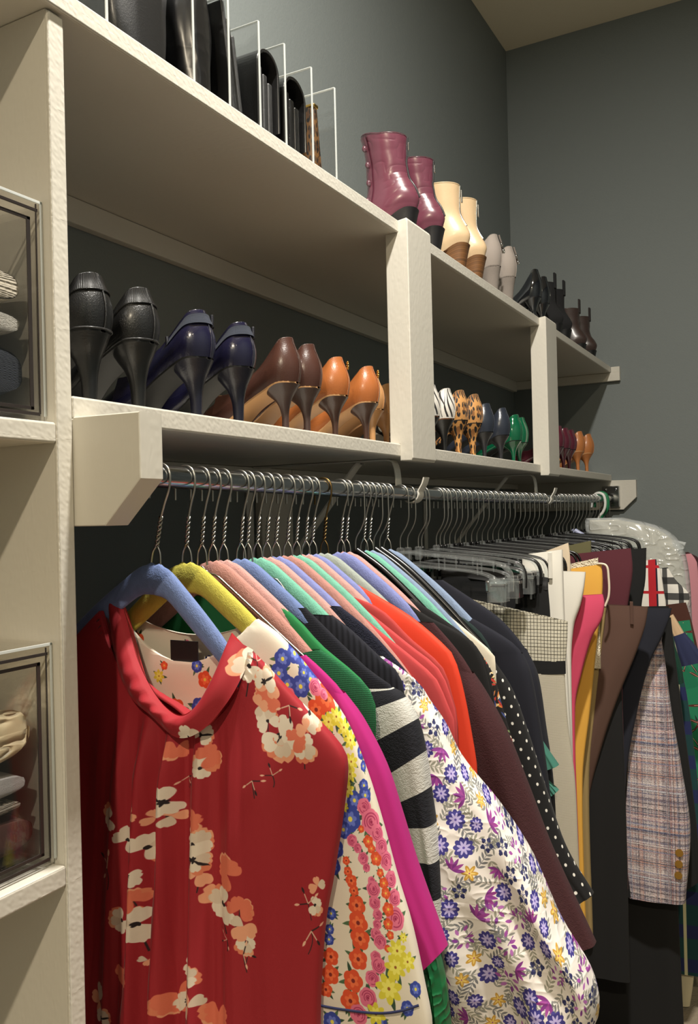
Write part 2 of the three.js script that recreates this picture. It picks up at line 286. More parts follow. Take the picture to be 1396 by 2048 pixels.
// ankle boot: a shaft of rings over the same last
function boot(o) {
  const { ys, w } = lastShape(o), SH = o.shaft || 0.118, root = new THREE.Group();
  const cz = curve([[0, -0.068], [0.16, -0.058], [0.5, -0.061], [0.75, -0.064], [1, -0.068]]), rz = curve([[0, 0.066], [0.16, 0.0605], [0.5, 0.041], [0.75, 0.042], [1, 0.048]]), rx = curve([[0, 0.0265], [0.16, 0.031], [0.5, 0.0285], [0.75, 0.034], [1, 0.0405]]);
  const P = (u, v, k = 0) => {
    const a = u * Math.PI * 2, x = (rx(v) - k) * Math.cos(a), zz = cz(v) + (rz(v) - k) * Math.sin(a), t = clamp(-zz / SHOE_L), base = ys(t) * (1 - smooth(0.1, 0.85, v)) + o.H * smooth(0.1, 0.85, v);
    const dip = o.dip ? o.dip * smooth(0.5, 1, v) * Math.max(0, -Math.sin(a)) : 0, wr = (o.wrinkle || 0) * Math.sin(26 * v + 3 * Math.sin(a * 2)) * smooth(0.1, 0.35, v) * (1 - smooth(0.6, 0.95, v));
    return [x * (1 + wr * 10), base + SH * v - dip, zz + wr, u * 0.28, v * SH];
  };
  part(root, 'shaft', grid(40, 24, (u, v) => P(u, v), true), o.upper);
  part(root, 'lining', grid(32, 10, (u, v) => P(u, lerp(0.3, 0.995, v), 0.0025), true), o.lining || S.dark);
  part(root, 'vamp', grid(20, 14, (u, v) => {
    const t = lerp(0.4, 1, v), f = (u - 0.5) * Math.PI, hh = curve([[0.4, 0.085], [0.5, 0.07], [0.66, 0.05], [0.85, 0.032], [0.96, 0.02], [1, 0.006]])(t), ww = Math.max(0.0005, w(t));
    return [ww * Math.sign(f) * Math.pow(Math.abs(Math.sin(f)), 0.85), ys(t) + hh * Math.pow(Math.max(0, Math.cos(f)), 0.75), -t * SHOE_L, u * 0.12, v * 0.12];
  }), o.upper);
  const top = []; for (let i = 0; i < 32; i++) { const q = P(i / 32, 1, 0.001); top.push(V(q[0], q[1], q[2])); }
  part(root, 'topline', tube(top, 0.0017, 64, 6, true), o.trim || o.upper);
  part(root, 'outsole', grid(10, 40, (u, v) => { const t = lerp(0.001, 1, v), a = u * 2 - 1; return [-a * w(t) * 1.03, ys(t) - 0.004, -t * SHOE_L, u * 0.06, v * 0.22]; }), o.sole);
  const hz = o.heelLen || 0.062, k1 = o.taper || 0.62;
  part(root, 'heel', grid(28, 12, (u, v) => {
    const a = u * Math.PI * 2, k = lerp(1, k1, Math.pow(v, 0.8)), sq = (c, p) => Math.sign(c) * Math.pow(Math.abs(c), p), z = lerp(-hz / 2, -hz / 2 - 0.004, v) + (hz / 2) * k * sq(Math.sin(a), 0.7), t = clamp(-z / SHOE_L);
    return [0.029 * k * sq(Math.cos(a), 0.8), lerp(ys(t) - 0.001, 0.003, v), z, u * 0.15, v * o.H];
  }, true), o.heel);
  part(root, 'heel_tip', grid(28, 2, (u, v) => { const a = u * Math.PI * 2, k = k1 * (v > 0.6 ? 0 : 1), sq = (c, p) => Math.sign(c) * Math.pow(Math.abs(c), p); return [0.029 * k * sq(Math.cos(a), 0.8), v < 0.4 ? 0.003 : 0.0004, -hz / 2 - 0.004 + (hz / 2) * k * sq(Math.sin(a), 0.7)]; }), S.rubber);
  return { root, P };
}
const spots = (w, h, base, dark, mid, cell, seed, kind) => canvasTex(w, h, (c) => {
  c.fillStyle = base; c.fillRect(0, 0, w, h); const r = rng(seed);
  if (kind === 'zebra') {
    c.fillStyle = dark;
    for (let k = -4; k < w / cell + 4; k++) {
      const x0 = k * cell, ph = r() * 6, th = cell * (0.45 + 0.25 * r());
      c.beginPath(); const pts = [];
      for (let y = 0; y <= h; y += 6) pts.push([x0 + cell * 0.9 * Math.sin(y / h * 6.283 + ph * 0.2) + cell * 0.3 * Math.sin(y / 21 + ph), y, th * (0.55 + 0.45 * Math.sin(y / 37 + ph))]);
      pts.forEach(([x, y, t], i) => (i ? c.lineTo(x - t / 2, y) : c.moveTo(x - t / 2, y)));
      pts.reverse().forEach(([x, y, t]) => c.lineTo(x + t / 2, y)); c.fill();
    }
    return;
  }
  for (let y = 0; y < h; y += cell) for (let x = 0; x < w; x += cell) {
    const cx = x + cell * (0.5 + 0.4 * (r() - 0.5)) + ((y / cell) % 2) * cell / 2, cy = y + cell * (0.5 + 0.4 * (r() - 0.5)), R = cell * (0.3 + 0.1 * r());
    for (const ox of [-w, 0, w]) {
      c.fillStyle = mid; c.beginPath(); c.ellipse(cx + ox, cy, R * 0.7, R * 0.75, r(), 0, 7); c.fill(); c.fillStyle = dark;
      for (let k = 0; k < 4; k++) { const a = k * 1.6 + hash(x, y + k, seed) * 1.2; c.beginPath(); c.ellipse(cx + ox + R * Math.cos(a), cy + R * 0.95 * Math.sin(a), R * 0.62, R * 0.36, a + 1.57, 0, 7); c.fill(); }
    }
  }
});
const leoTex = spots(512, 256, '#c08a4c', '#17120f', '#8a5a2c', 62, 5), zebTex = spots(512, 256, '#d9d4cb', '#1a1718', '', 46, 9, 'zebra');
const stackTex = canvasTex(128, 128, (c, w, h) => { const r = rng(4); for (let y = 0; y < h; y++) { const k = 0.8 + 0.35 * r(); c.fillStyle = `rgb(${112 * k | 0},${76 * k | 0},${44 * k | 0})`; c.fillRect(0, y, w, 1); } });
const S = {
  rubber: std(rgb(20, 19, 18), { roughness: 0.7 }), dark: std(rgb(28, 26, 26), { roughness: 0.8 }), tan: std(rgb(176, 138, 98), { roughness: 0.6 }),
  soleTan: std(rgb(196, 150, 104), { roughness: 0.45 }), soleBlack: std(rgb(14, 14, 15), { roughness: 0.55 }), soleBrown: std(rgb(110, 70, 44), { roughness: 0.5 }),
  black: leather(rgb(20, 20, 21), { roughness: 0.4, bumpScale: 0.00025 }), blackSmooth: leather(rgb(17, 17, 18), { roughness: 0.36 }), blackGrain: leather(rgb(24, 24, 25), { bumpMap: again(T.rib, 60, 8), bumpScale: 0.0004 }),
  navy: leather(rgb(26, 25, 50), { roughness: 0.2, clearcoat: 0.7, clearcoatRoughness: 0.12 }), navyHeel: leather(rgb(22, 22, 36), { roughness: 0.3 }), ribbon: cloth(rgb(50, 55, 68), { bumpMap: again(T.knit, 40), bumpScale: 0.0008 }),
  brown: leather(rgb(74, 46, 38), { roughness: 0.3 }), brownHeel: leather(rgb(60, 42, 38), { roughness: 0.45 }),
  cognac: leather(rgb(170, 100, 52), { roughness: 0.32 }), cognacHeel: leather(rgb(64, 42, 34), { roughness: 0.35 }), nude: leather(rgb(196, 148, 98), { roughness: 0.4 }),
  gold: std(rgb(212, 172, 92), { metalness: 1, roughness: 0.25 }), silver: std(rgb(208, 206, 202), { metalness: 1, roughness: 0.22 }),
  zebra: phys(0xffffff, { map: again(zebTex, 5, 6), roughness: 0.7, sheen: 0.3, sheenColor: new THREE.Color(1, 1, 1) }), leopard: phys(0xffffff, { map: again(leoTex, 5, 6), roughness: 0.7, sheen: 0.3, sheenColor: new THREE.Color(1, 1, 1) }), leoHeel: phys(0xffffff, { map: again(leoTex, 5, 6), roughness: 0.7 }),
  slate: leather(rgb(44, 49, 60), { roughness: 0.28 }), slateHeel: leather(rgb(40, 40, 44), { roughness: 0.4 }), green: leather(rgb(10, 92, 60), { roughness: 0.1, clearcoat: 1, clearcoatRoughness: 0.04, bumpScale: 0 }),
  wine: leather(rgb(84, 28, 44), { roughness: 0.12, clearcoat: 1, clearcoatRoughness: 0.06, bumpScale: 0 }), caramel: leather(rgb(176, 110, 58), { roughness: 0.5 }),
  plum: leather(rgb(100, 52, 66), { roughness: 0.26, clearcoat: 0.6, clearcoatRoughness: 0.2, bumpMap: again(T.wrinkle, 4), bumpScale: 0.0006 }), plumHeel: leather(rgb(24, 22, 24), { roughness: 0.45 }),
  beige: leather(rgb(208, 180, 142), { roughness: 0.4 }), stack: std(0xffffff, { map: again(stackTex, 6, 8), roughness: 0.55 }),
  suede: cloth(rgb(150, 140, 132), { bumpMap: again(T.fuzz, 14), bumpScale: 0.0004 }), suedeHeel: cloth(rgb(128, 119, 112), { bumpMap: again(T.fuzz, 14), bumpScale: 0.0004 }),
  patent: leather(rgb(20, 22, 26), { roughness: 0.1, clearcoat: 1, clearcoatRoughness: 0.05, bumpScale: 0 }), blackSuede: cloth(rgb(20, 20, 22), { bumpMap: again(T.fuzz, 14), bumpScale: 0.0004, sheen: 0.1 }), umber: leather(rgb(58, 44, 40), { roughness: 0.4 }), umberDark: std(rgb(36, 29, 27), { roughness: 0.8 }),
};
function place(root, name, label, x, y, z, turn, group, cat) { root.name = numbered(name); root.userData = { label, category: cat, group }; root.position.set(x, y, z); root.rotation.y = turn; scene.add(root); return root; }
// a pair: the second shoe is a copy of the first
function pair(made, name, label, cat, group, spotsXZ, y) {
  const say = (k) => label + (k === 0 ? ', the one nearer the cubby tower' : k === spotsXZ.length - 1 ? ', the one nearer the end wall' : ', the middle one of three');
  const out = [place(made, name, say(0), spotsXZ[0][0], y, spotsXZ[0][1], spotsXZ[0][2] || 0, group, cat)];
  for (const [k, s] of spotsXZ.slice(1).entries()) { const c = copyOf(out[0], say(k + 1)); c.position.set(s[0], y, s[1]); c.rotation.y = s[2] || 0; out.push(c); }
  return out;
}
const LOW = W1 + 0.0007, UP = U1 + 0.0007;
{ // black pumps: grained collar band and a corded back seam
  const p = pump({ H: 0.08, upper: S.black, trim: S.blackSmooth, heel: S.blackSmooth, sole: S.soleBlack, lining: S.dark, seamR: 0.0013, tip: 0.0068, heelCurve: [[0, 1], [0.15, 0.82], [0.35, 0.56], [0.6, 0.38], [1, 0.3]] });
  part(p.root, 'collar_band', grid(56, 4, (u, v) => { const q = p.side(-0.0007, 0.0002)(lerp(0.12, 0.88, u), lerp(0.7, 0.995, v)); return [q[0], q[1], q[2] + 0.0004, u * 0.3, v * 0.02]; }), S.blackGrain, 'diagonally grained collar band');
  const ln = []; for (let i = 0; i <= 40; i++) { const q = p.side(-0.0008, 0)(lerp(0.12, 0.88, i / 40), 0.7); ln.push(V(q[0], q[1], q[2] + 0.0004)); }
  part(p.root, 'piping', tube(ln, 0.0009, 60, 5), S.blackSmooth);
  const wl = []; for (let i = 0; i <= 40; i++) { const q = p.side(-0.0007, 0)(lerp(0.1, 0.9, i / 40), 0.02); wl.push(V(q[0], q[1], q[2] + 0.0004)); }
  part(p.root, 'welt', tube(wl, 0.0011, 60, 5), S.blackSmooth);
  pair(p.root, 'pump', 'black leather stiletto pump with grained collar band', 'shoe', 'black leather pumps', [[0.07, 0.428], [0.146, 0.431, 0.03]], LOW);
}
{ // navy pumps with a ribbon round the collar
  const p = pump({ H: 0.078, hB: 0.062, upper: S.navy, heel: S.navyHeel, sole: S.soleBlack, lining: S.dark, tip: 0.0062, heelCurve: [[0, 1], [0.15, 0.8], [0.35, 0.52], [0.6, 0.34], [1, 0.27]] });
  part(p.root, 'ribbon', grid(50, 4, (u, v) => { const q = p.side(-0.0016, 0.0002)(lerp(0.2, 0.8, u), lerp(0.7, 0.92, v)); return [q[0], q[1], q[2] + 0.001, u * 0.25, v * 0.02]; }), S.ribbon, 'grey woven ribbon with knot ends');
  for (const s of [0.2, 0.56]) { const q = p.side(-0.002, 0)(s, 0.8); const g = rbox(0.004, 0.017, 0.004, q[0], q[1], q[2] + 0.0015, 0.0015); part(p.root, 'ribbon_knot', g, S.navyHeel); }
  pair(p.root, 'pump', 'glossy navy stiletto pump with a grey ribbon', 'shoe', 'navy ribbon pumps', [[0.256, 0.43], [0.344, 0.434]], LOW);
}
{
  const p = pump({ H: 0.073, hB: 0.068, upper: S.brown, heel: S.brownHeel, sole: S.soleTan, tip: 0.0054 });
  pair(p.root, 'pump', 'dark brown leather stiletto pump with a tan sole', 'shoe', 'dark brown pumps', [[0.47, 0.431], [0.532, 0.432]], LOW);
}
{
  const p = pump({ H: 0.07, hB: 0.064, upper: S.cognac, heel: S.cognacHeel, sole: S.soleTan, tip: 0.0046 });
  const em = []; for (let k = 0; k < 9; k++) { const a = k / 9 * 6.283, q = p.side(-0.0025, 0)(0.545, 0.8), g = new THREE.SphereGeometry(0.0017, 8, 6); g.translate(q[0] + 0.0035 * Math.cos(a) * 0.5, q[1] + 0.006 * Math.sin(a), q[2] + 0.0015 - 0.002 * Math.cos(a)); em.push(g); }
  part(p.root, 'emblem', merge(em), S.gold, 'small gold emblem on the heel counter');
  pair(p.root, 'pump', 'cognac leather pump with a gold emblem', 'shoe', 'cognac pumps', [[0.622, 0.433], [0.732, 0.435]], LOW);
}
{
  const p = pump({ H: 0.068, hB: 0.058, upper: S.nude, heel: S.nude, sole: S.soleTan, tip: 0.006 });
  pair(p.root, 'pump', 'camel nude leather pump by the shelf post', 'shoe', 'camel nude pumps', [[0.815, 0.405, -0.05], [0.888, 0.4]], LOW);
}
{
  const p = pump({ H: 0.074, hB: 0.066, upper: S.zebra, heel: S.blackSmooth, sole: S.soleBrown, tip: 0.005 });
  pair(p.root, 'pump', 'zebra striped pump with a black heel', 'shoe', 'zebra pumps', [[1.045, 0.425], [1.112, 0.432]], LOW);
}
{
  const p = pump({ H: 0.078, hB: 0.068, upper: S.leopard, heel: S.leoHeel, sole: S.soleBlack, tip: 0.0062, heelCurve: [[0, 1], [0.15, 0.8], [0.35, 0.5], [0.6, 0.32], [1, 0.28]] });
  pair(p.root, 'pump', 'leopard print pump with a leopard heel', 'shoe', 'leopard pumps', [[1.196, 0.432], [1.28, 0.436]], LOW);
}
{
  const p = pump({ H: 0.066, hB: 0.07, upper: S.slate, heel: S.slateHeel, sole: S.soleBlack, lining: S.dark, tip: 0.0046 });
  pair(p.root, 'pump', 'slate navy leather stiletto pump', 'shoe', 'slate navy pumps', [[1.385, 0.428], [1.5, 0.432]], LOW);
}
{
  const p = pump({ H: 0.06, hB: 0.07, upper: S.green, heel: S.green, sole: S.soleBlack, lining: S.dark, tip: 0.0048 });
  pair(p.root, 'pump', 'emerald green patent pump', 'shoe', 'emerald pumps', [[1.62, 0.428], [1.7, 0.42]], LOW);
}
{
  const p = pump({ H: 0.068, hB: 0.066, upper: S.wine, heel: S.wine, sole: S.soleBlack, lining: S.dark, tip: 0.005 });
  pair(p.root, 'pump', 'wine red patent pump', 'shoe', 'wine red pumps', [[2.055, 0.433], [2.135, 0.433], [2.21, 0.433]], LOW);
}
{
  const p = pump({ H: 0.07, hB: 0.068, upper: S.caramel, heel: S.caramel, sole: S.soleTan, tip: 0.006 });
  pair(p.root, 'pump', 'caramel suede pump', 'shoe', 'caramel pumps', [[2.335, 0.432], [2.46, 0.434]], LOW);
}
// ---- top shelf boots
{
  const b = boot({ H: 0.07, upper: S.plum, heel: S.plumHeel, sole: S.soleBlack, shaft: 0.15, dip: -0.012, wrinkle: 0.0008, taper: 0.66 });
  // overlapping front flap with a row of buttons on the outer side
  part(b.root, 'button_flap', grid(10, 16, (u, v) => { const a = lerp(0.6, 0.76, u), q = b.P(a, lerp(0.12, 0.96, v), -0.0026 - 0.001 * Math.sin(Math.PI * u)), w = 0.006 * Math.sin(v * 9); return [q[0], q[1], q[2] + w * u * 0.3, u * 0.05, v * 0.12]; }), S.plum, 'overlapping flap edge with stitched buttons');
  for (let k = 0; k < 5; k++) { const q = b.P(0.628, 0.2 + 0.155 * k, -0.006), g = new THREE.SphereGeometry(0.0068, 14, 10); g.scale(0.6, 1, 0.8); g.rotateY(0.5); g.translate(q[0], q[1], q[2]); part(b.root, 'button', g, S.plum); }
  const zp = []; for (let i = 0; i <= 10; i++) { const q = b.P(0.25, lerp(0.15, 0.99, i / 10), -0.001); zp.push(V(q[0], q[1], q[2])); } part(b.root, 'zip', tube(zp, 0.002, 20, 5), S.plumHeel);
  { const q = b.P(0.25, 0.92, -0.004); part(b.root, 'zip_pull', rbox(0.004, 0.016, 0.002, q[0], q[1] - 0.008, q[2], 0.0008), S.silver); }
  pair(b.root, 'ankle_boot', 'plum glossy leather ankle boot with side buttons', 'boot', 'plum ankle boots', [[0.945, 0.432, 0.12], [1.075, 0.434]], UP);
}
{
  const b = boot({ H: 0.078, upper: S.beige, heel: S.stack, sole: S.soleBrown, shaft: 0.14, taper: 0.6, lining: S.tan, dip: -0.004 });
  for (let k = 0; k < 6; k++) { const q = (u) => b.P(u, 0.1 + 0.14 * k, -0.0016), P = [0.53, 0.56, 0.59, 0.62].map((u) => V(...q(u).slice(0, 3))); part(b.root, 'cut_strap', tube(P, 0.0012, 8, 5), S.beige); }
  const zp = []; for (let i = 0; i <= 10; i++) { const q = b.P(0.25, lerp(0.3, 0.99, i / 10), -0.001); zp.push(V(q[0], q[1], q[2])); } part(b.root, 'zip', tube(zp, 0.0022, 20, 5), S.silver);
  { const q = b.P(0.25, 0.9, -0.005); part(b.root, 'zip_pull', rbox(0.006, 0.03, 0.003, q[0] + 0.002, q[1] - 0.012, q[2], 0.001), S.silver, 'silver zip pull'); }
  pair(b.root, 'ankle_boot', 'beige leather ankle boot with stacked wood heel', 'boot', 'beige ankle boots', [[1.235, 0.433, 0.05], [1.345, 0.434]], UP);
}
{
  const p = pump({ H: 0.084, hB: 0.082, upper: S.suede, heel: S.suedeHeel, sole: S.suedeHeel, tip: 0.0115, low: 0.06, heelCurve: [[0, 1], [0.3, 0.82], [0.7, 0.66], [1, 0.58]], lean: 0.026, heelLen: 0.06 });
  for (const v of [0.5, 0.7]) { const q = p.side(-0.003, 0)(0.545, v); const g = new THREE.TorusGeometry(0.005, 0.0016, 6, 16); g.translate(q[0], q[1], q[2] + 0.002); part(p.root, 'buckle', g, S.silver); }
  const st = []; for (let i = 0; i <= 12; i++) { const q = p.side(-0.003, 0)(lerp(0.5, 0.62, i / 12), lerp(0.98, 0.5, i / 12)); st.push(V(q[0], q[1], q[2] + 0.002)); } part(p.root, 'strap', tube(st, 0.0028, 24, 5), S.suedeHeel);
  pair(p.root, 'heeled_shoe', 'grey suede block heel shoe', 'shoe', 'grey suede heels', [[1.47, 0.43], [1.588, 0.432]], UP);
}
{
  const p = pump({ H: 0.085, hB: 0.082, upper: S.patent, heel: S.patent, sole: S.soleBlack, lining: S.dark, tip: 0.008 });
  pair(p.root, 'pump', 'black patent pump on the top shelf', 'shoe', 'black patent pumps', [[1.845, 0.43, 0.1], [1.935, 0.43]], UP);
}
{
  const b = boot({ H: 0.05, upper: S.blackSuede, heel: S.soleBlack, sole: S.soleBlack, shaft: 0.132, taper: 0.8 });
  part(b.root, 'pull_tab', merge([rbox(0.022, 0.05, 0.006, 0, 0.05 + 0.132 + 0.008, -0.0215, 0.002)]), S.blackSuede, 'black heel pull tab');
  pair(b.root, 'ankle_boot', 'black suede ankle boot with a tall heel tab', 'boot', 'black suede ankle boots', [[2.075, 0.434], [2.18, 0.436]], UP);
}
{
  const b = boot({ H: 0.04, upper: S.umber, heel: S.soleBlack, sole: S.soleBlack, shaft: 0.125, taper: 0.85, wrinkle: 0.0006 });
  part(b.root, 'pull_tab', merge([rbox(0.018, 0.05, 0.006, 0, 0.04 + 0.125 + 0.01, -0.0215, 0.002)]), S.umberDark, 'dark heel pull loop');
  pair(b.root, 'ankle_boot', 'umber brown ankle boot with a dark heel loop', 'boot', 'umber ankle boots', [[2.4, 0.434], [2.55, 0.436]], UP);
}

// ---------------------------------------------------------------- handbags between clear dividers on the top shelf
const DIV = [0.068, 0.2185, 0.2935, 0.3655, 0.4325, 0.5095, 0.5835];
{
  const o = thing('acrylic_divider_rack', 'clear acrylic handbag organiser with upright dividers on the top shelf', 'organiser', [0, 0, 0]);
  part(o, 'base', span(DIV[0] - 0.004, DIV[6] + 0.004, U1 + 0.0006, U1 + 0.0036, 0.2, 0.446, 0.0008, 1), M.acrylic);
  for (const x of DIV) {
    const d = part(o, 'divider', span(x - 0.0018, x + 0.0018, U1 + 0.0037, U1 + 0.156, 0.2, 0.4445, 0.0008, 1), M.acrylic);
    part(d, 'polished_edge', merge([span(x - 0.0019, x + 0.0019, U1 + 0.0037, U1 + 0.157, 0.4445, 0.4462, 0.0005, 1), span(x - 0.0019, x + 0.0019, U1 + 0.156, U1 + 0.1575, 0.2, 0.4446, 0.0005, 1)]), M.acrylicEdge, 'bright polished edge');
  }
}
const bagBlack = leather(rgb(19, 19, 20), { roughness: 0.3, clearcoat: 0.5, bumpMap: again(T.wrinkle, 2), bumpScale: 0.0007 }), bagSatin = leather(rgb(21, 21, 22), { roughness: 0.42 });
const crocTex = dataTex(256, (x, y) => { const cx = Math.abs((x % 32) / 32 - 0.5), cy = Math.abs(((y + (Math.floor(x / 32) % 2) * 8) % 16) / 16 - 0.5); return 255 * Math.min(1, 3 * (0.5 - Math.max(cx, cy))); });
const croc = leather(rgb(20, 20, 21), { roughness: 0.2, clearcoat: 0.9, bumpMap: again(crocTex, 8), bumpScale: 0.001 });
const BY = U1 + 0.0042;
// soft upright pouch between two dividers; section bulges and slumps
function pouch(name, label, x, w, z0, z1, h, mat, extra) {
  const o = thing(name, label, 'handbag', [x, BY, 0], 0), r = rng(Math.round(x * 1000));
  const ph = r() * 6;
  part(o, 'body', grid(40, 16, (u, v) => {
    const a = u * Math.PI * 2, sq = (c, p) => Math.sign(c) * Math.pow(Math.abs(c), p), th = (w / 2) * Math.pow(Math.sin(Math.PI * clamp(0.1 + 0.86 * v)), 0.45) * (1 - 0.25 * v), zl = (z1 - z0) / 2;
    return [th * sq(Math.sin(a), 0.55) * (1 + 0.1 * Math.sin(9 * v + ph + 2 * Math.cos(a)) + 0.14 * Math.sin(a * 7 + 3 * v + ph) * Math.sin(Math.PI * v)), h * (v < 0.02 ? 0 : v) - 0.004 * Math.cos(a * 2) * v, (z0 + z1) / 2 + zl * sq(Math.cos(a), 0.35) * (1 - 0.05 * v), u * 0.5, v * h];
  }, true), mat);
  part(o, 'bottom', span(-w * 0.36, w * 0.36, 0.0002, 0.004, z0 + 0.006, z1 - 0.006, 0.001, 1), mat);
  if (extra) extra(o);
  return o;
}
pouch('handbag', 'large slouchy black leather handbag filling the widest divider bay', 0.146, 0.128, 0.215, 0.44, 0.235, bagSatin, (o) => {
  part(o, 'handle', tube([[0, 0.22, 0.25], [0, 0.27, 0.28], [0, 0.275, 0.36], [0, 0.22, 0.4]], 0.006, 30, 8), bagSatin);
});
pouch('handbag', 'crumpled shiny black leather hobo bag beside the large handbag', 0.2565, 0.066, 0.21, 0.436, 0.19, bagBlack, (o) => {
  part(o, 'ring', new THREE.TorusGeometry(0.008, 0.0018, 8, 20).translate(0.02, 0.15, 0.436), S.silver);
});
{
  const o = thing('clutch_bag', 'flat black stitched leather clutch leaning on its divider', 'handbag', [0.325, BY, 0], 0);
  for (let k = 0; k < 3; k++) part(o, 'panel', rbox(0.007, 0.15 - 0.02 * k, 0.22, 0, 0, 0, 0.003).rotateZ(0.16).translate(-0.016 + 0.0095 * k, 0.077 - 0.009 * k, 0.325), k === 1 ? croc : bagSatin);
}
const flapBag = (name, label, x, w, h, z1, mat, inner) => {   // folded flap clutch: a curled flap over stacked leaves
  const o = thing(name, label, 'handbag', [x, BY, 0], 0), zc = (0.215 + z1) / 2, d = z1 - 0.215;
  const sh = new THREE.Shape(), n = 18, R = w / 2; sh.moveTo(-R, 0.001); sh.lineTo(-R, h - R);
  for (let i = 0; i <= n; i++) { const a = Math.PI - Math.PI * i / n; sh.lineTo(R * Math.cos(a), h - R + R * Math.sin(a)); }
  sh.lineTo(R, 0.02); sh.lineTo(R - 0.0035, 0.018); sh.lineTo(R - 0.0035, h - R);
  for (let i = n; i >= 0; i--) { const a = Math.PI - Math.PI * i / n; sh.lineTo((R - 0.0035) * Math.cos(a), h - R + (R - 0.0035) * Math.sin(a)); }
  sh.lineTo(-R + 0.0035, 0.001); sh.closePath();
  const g = new THREE.ExtrudeGeometry(sh, { depth: d, bevelEnabled: true, bevelSize: 0.0006, bevelThickness: 0.0008, bevelSegments: 1, curveSegments: 4 }); g.translate(0, 0, 0.215);
  part(o, 'flap', g, mat);
  for (let k = 0; k < 3; k++) part(o, 'leaf', rbox(w * 0.2, h * (0.8 - 0.06 * k), d - 0.01, -w * 0.22 + k * w * 0.23, h * (0.4 - 0.03 * k) + 0.001, zc, 0.003), inner);
  return o;
};
flapBag('clutch_bag', 'black leather clutch with a rounded fold-over flap', 0.3985, 0.056, 0.128, 0.438, bagSatin, bagSatin);
flapBag('clutch_bag', 'black crocodile embossed clutch with a rounded fold-over flap', 0.4705, 0.062, 0.12, 0.438, bagBlack, croc);
{
  const leoBag = phys(0xffffff, { map: again(leoTex, 5, 10), roughness: 0.55, color: rgb(132, 128, 118) });
  const o = thing('clutch_bag', 'slim leopard print clutch in the last divider bay', 'handbag', [0.547, BY, 0], 0);
  part(o, 'body', (() => { const g = grid(32, 10, (u, v) => { const a = u * Math.PI * 2, sq = (c, p) => Math.sign(c) * Math.pow(Math.abs(c), p); return [lerp(0.02, 0.008, v) * sq(Math.sin(a), 0.5) - 0.008 * v, 0.001 + 0.105 * v, 0.325 + 0.11 * sq(Math.cos(a), 0.3), u * 0.5, v * 0.1]; }, true); return g; })(), leoBag);
  part(o, 'clasp_frame', rbox(0.014, 0.006, 0.222, -0.008, 0.107, 0.325, 0.002), S.gold);
}

// ---------------------------------------------------------------- clear drawers with folded knitwear in the cubbies
function drawerBox(label, y, h) {
  const x0 = -0.44, x1 = -0.0215, z0 = 0.12, z1 = 0.437, o = thing('clear_drawer_box', label, 'storage box', [0, y, 0]), t = 0.003;
  const c = part(o, 'case', merge([span(x0, x1, h - t, h, z0, z1, 0.0008, 1), span(x0, x1, 0.006, 0.006 + t, z0, z1, 0.0008, 1), span(x0, x0 + t, 0.009, h - t, z0, z1, 0.0008, 1), span(x1 - t, x1, 0.009, h - t, z0, z1, 0.0008, 1), span(x0, x1, 0.006, h, z0 - t, z0, 0.0008, 1)]), M.acrylic);
  part(c, 'case_edge', merge([span(x1 - t, x1, 0.006, h, z1, z1 + 0.0012, 0.0004, 1), span(x0, x1, h - t, h, z1, z1 + 0.0012, 0.0004, 1)]), M.acrylicEdge);
  part(c, 'case_edge', merge([span(x1 - 0.0085, x1 - 0.0073, 0.008, h - 0.004, z1, z1 + 0.0015, 0.0003, 1), span(x0, x1 - 0.0085, 0.006, 0.0095, z1, z1 + 0.0015, 0.0004, 1), span(x0, x1 - 0.006, h - 0.012, h - 0.0088, z1, z1 + 0.0015, 0.0004, 1)]), M.smokeEdge, 'dark acrylic edge');
  for (const fx of [x0 + 0.03, x1 - 0.03]) part(o, 'foot', rbox(0.05, 0.0052, 0.02, fx, 0.0032, z1 - 0.012, 0.001), M.acrylic);
  const d = part(o, 'drawer', merge([span(x0 + 0.006, x1 - 0.013, 0.012, h - 0.018, z1 - 0.006, z1 - 0.003, 0.0006, 1), span(x0 + 0.006, x1 - 0.013, 0.0125, 0.015, z0 + 0.005, z1 - 0.006, 0.0006, 1), span(x1 - 0.016, x1 - 0.013, 0.012, h - 0.018, z0 + 0.005, z1 - 0.006, 0.0006, 1), span(x0 + 0.006, x0 + 0.009, 0.012, h - 0.018, z0 + 0.005, z1 - 0.006, 0.0006, 1)]), M.acrylic);
  part(d, 'drawer_edge', merge([span(x1 - 0.0175, x1 - 0.013, 0.012, h - 0.018, z1 - 0.003, z1 - 0.0015, 0.0004, 1), span(x0 + 0.006, x1 - 0.013, 0.012, 0.0155, z1 - 0.003, z1 - 0.0015, 0.0004, 1), span(x0 + 0.006, x1 - 0.013, h - 0.0215, h - 0.018, z1 - 0.003, z1 - 0.0015, 0.0004, 1)]), M.smokeEdge, 'dark acrylic drawer edge');
  return o;
}
drawerBox('clear acrylic drawer of pale and charcoal knits in the upper cubby', 1.3497, 0.222);
drawerBox('clear acrylic drawer of cream and brown knits in the lower cubby', 0.9072, 0.222);
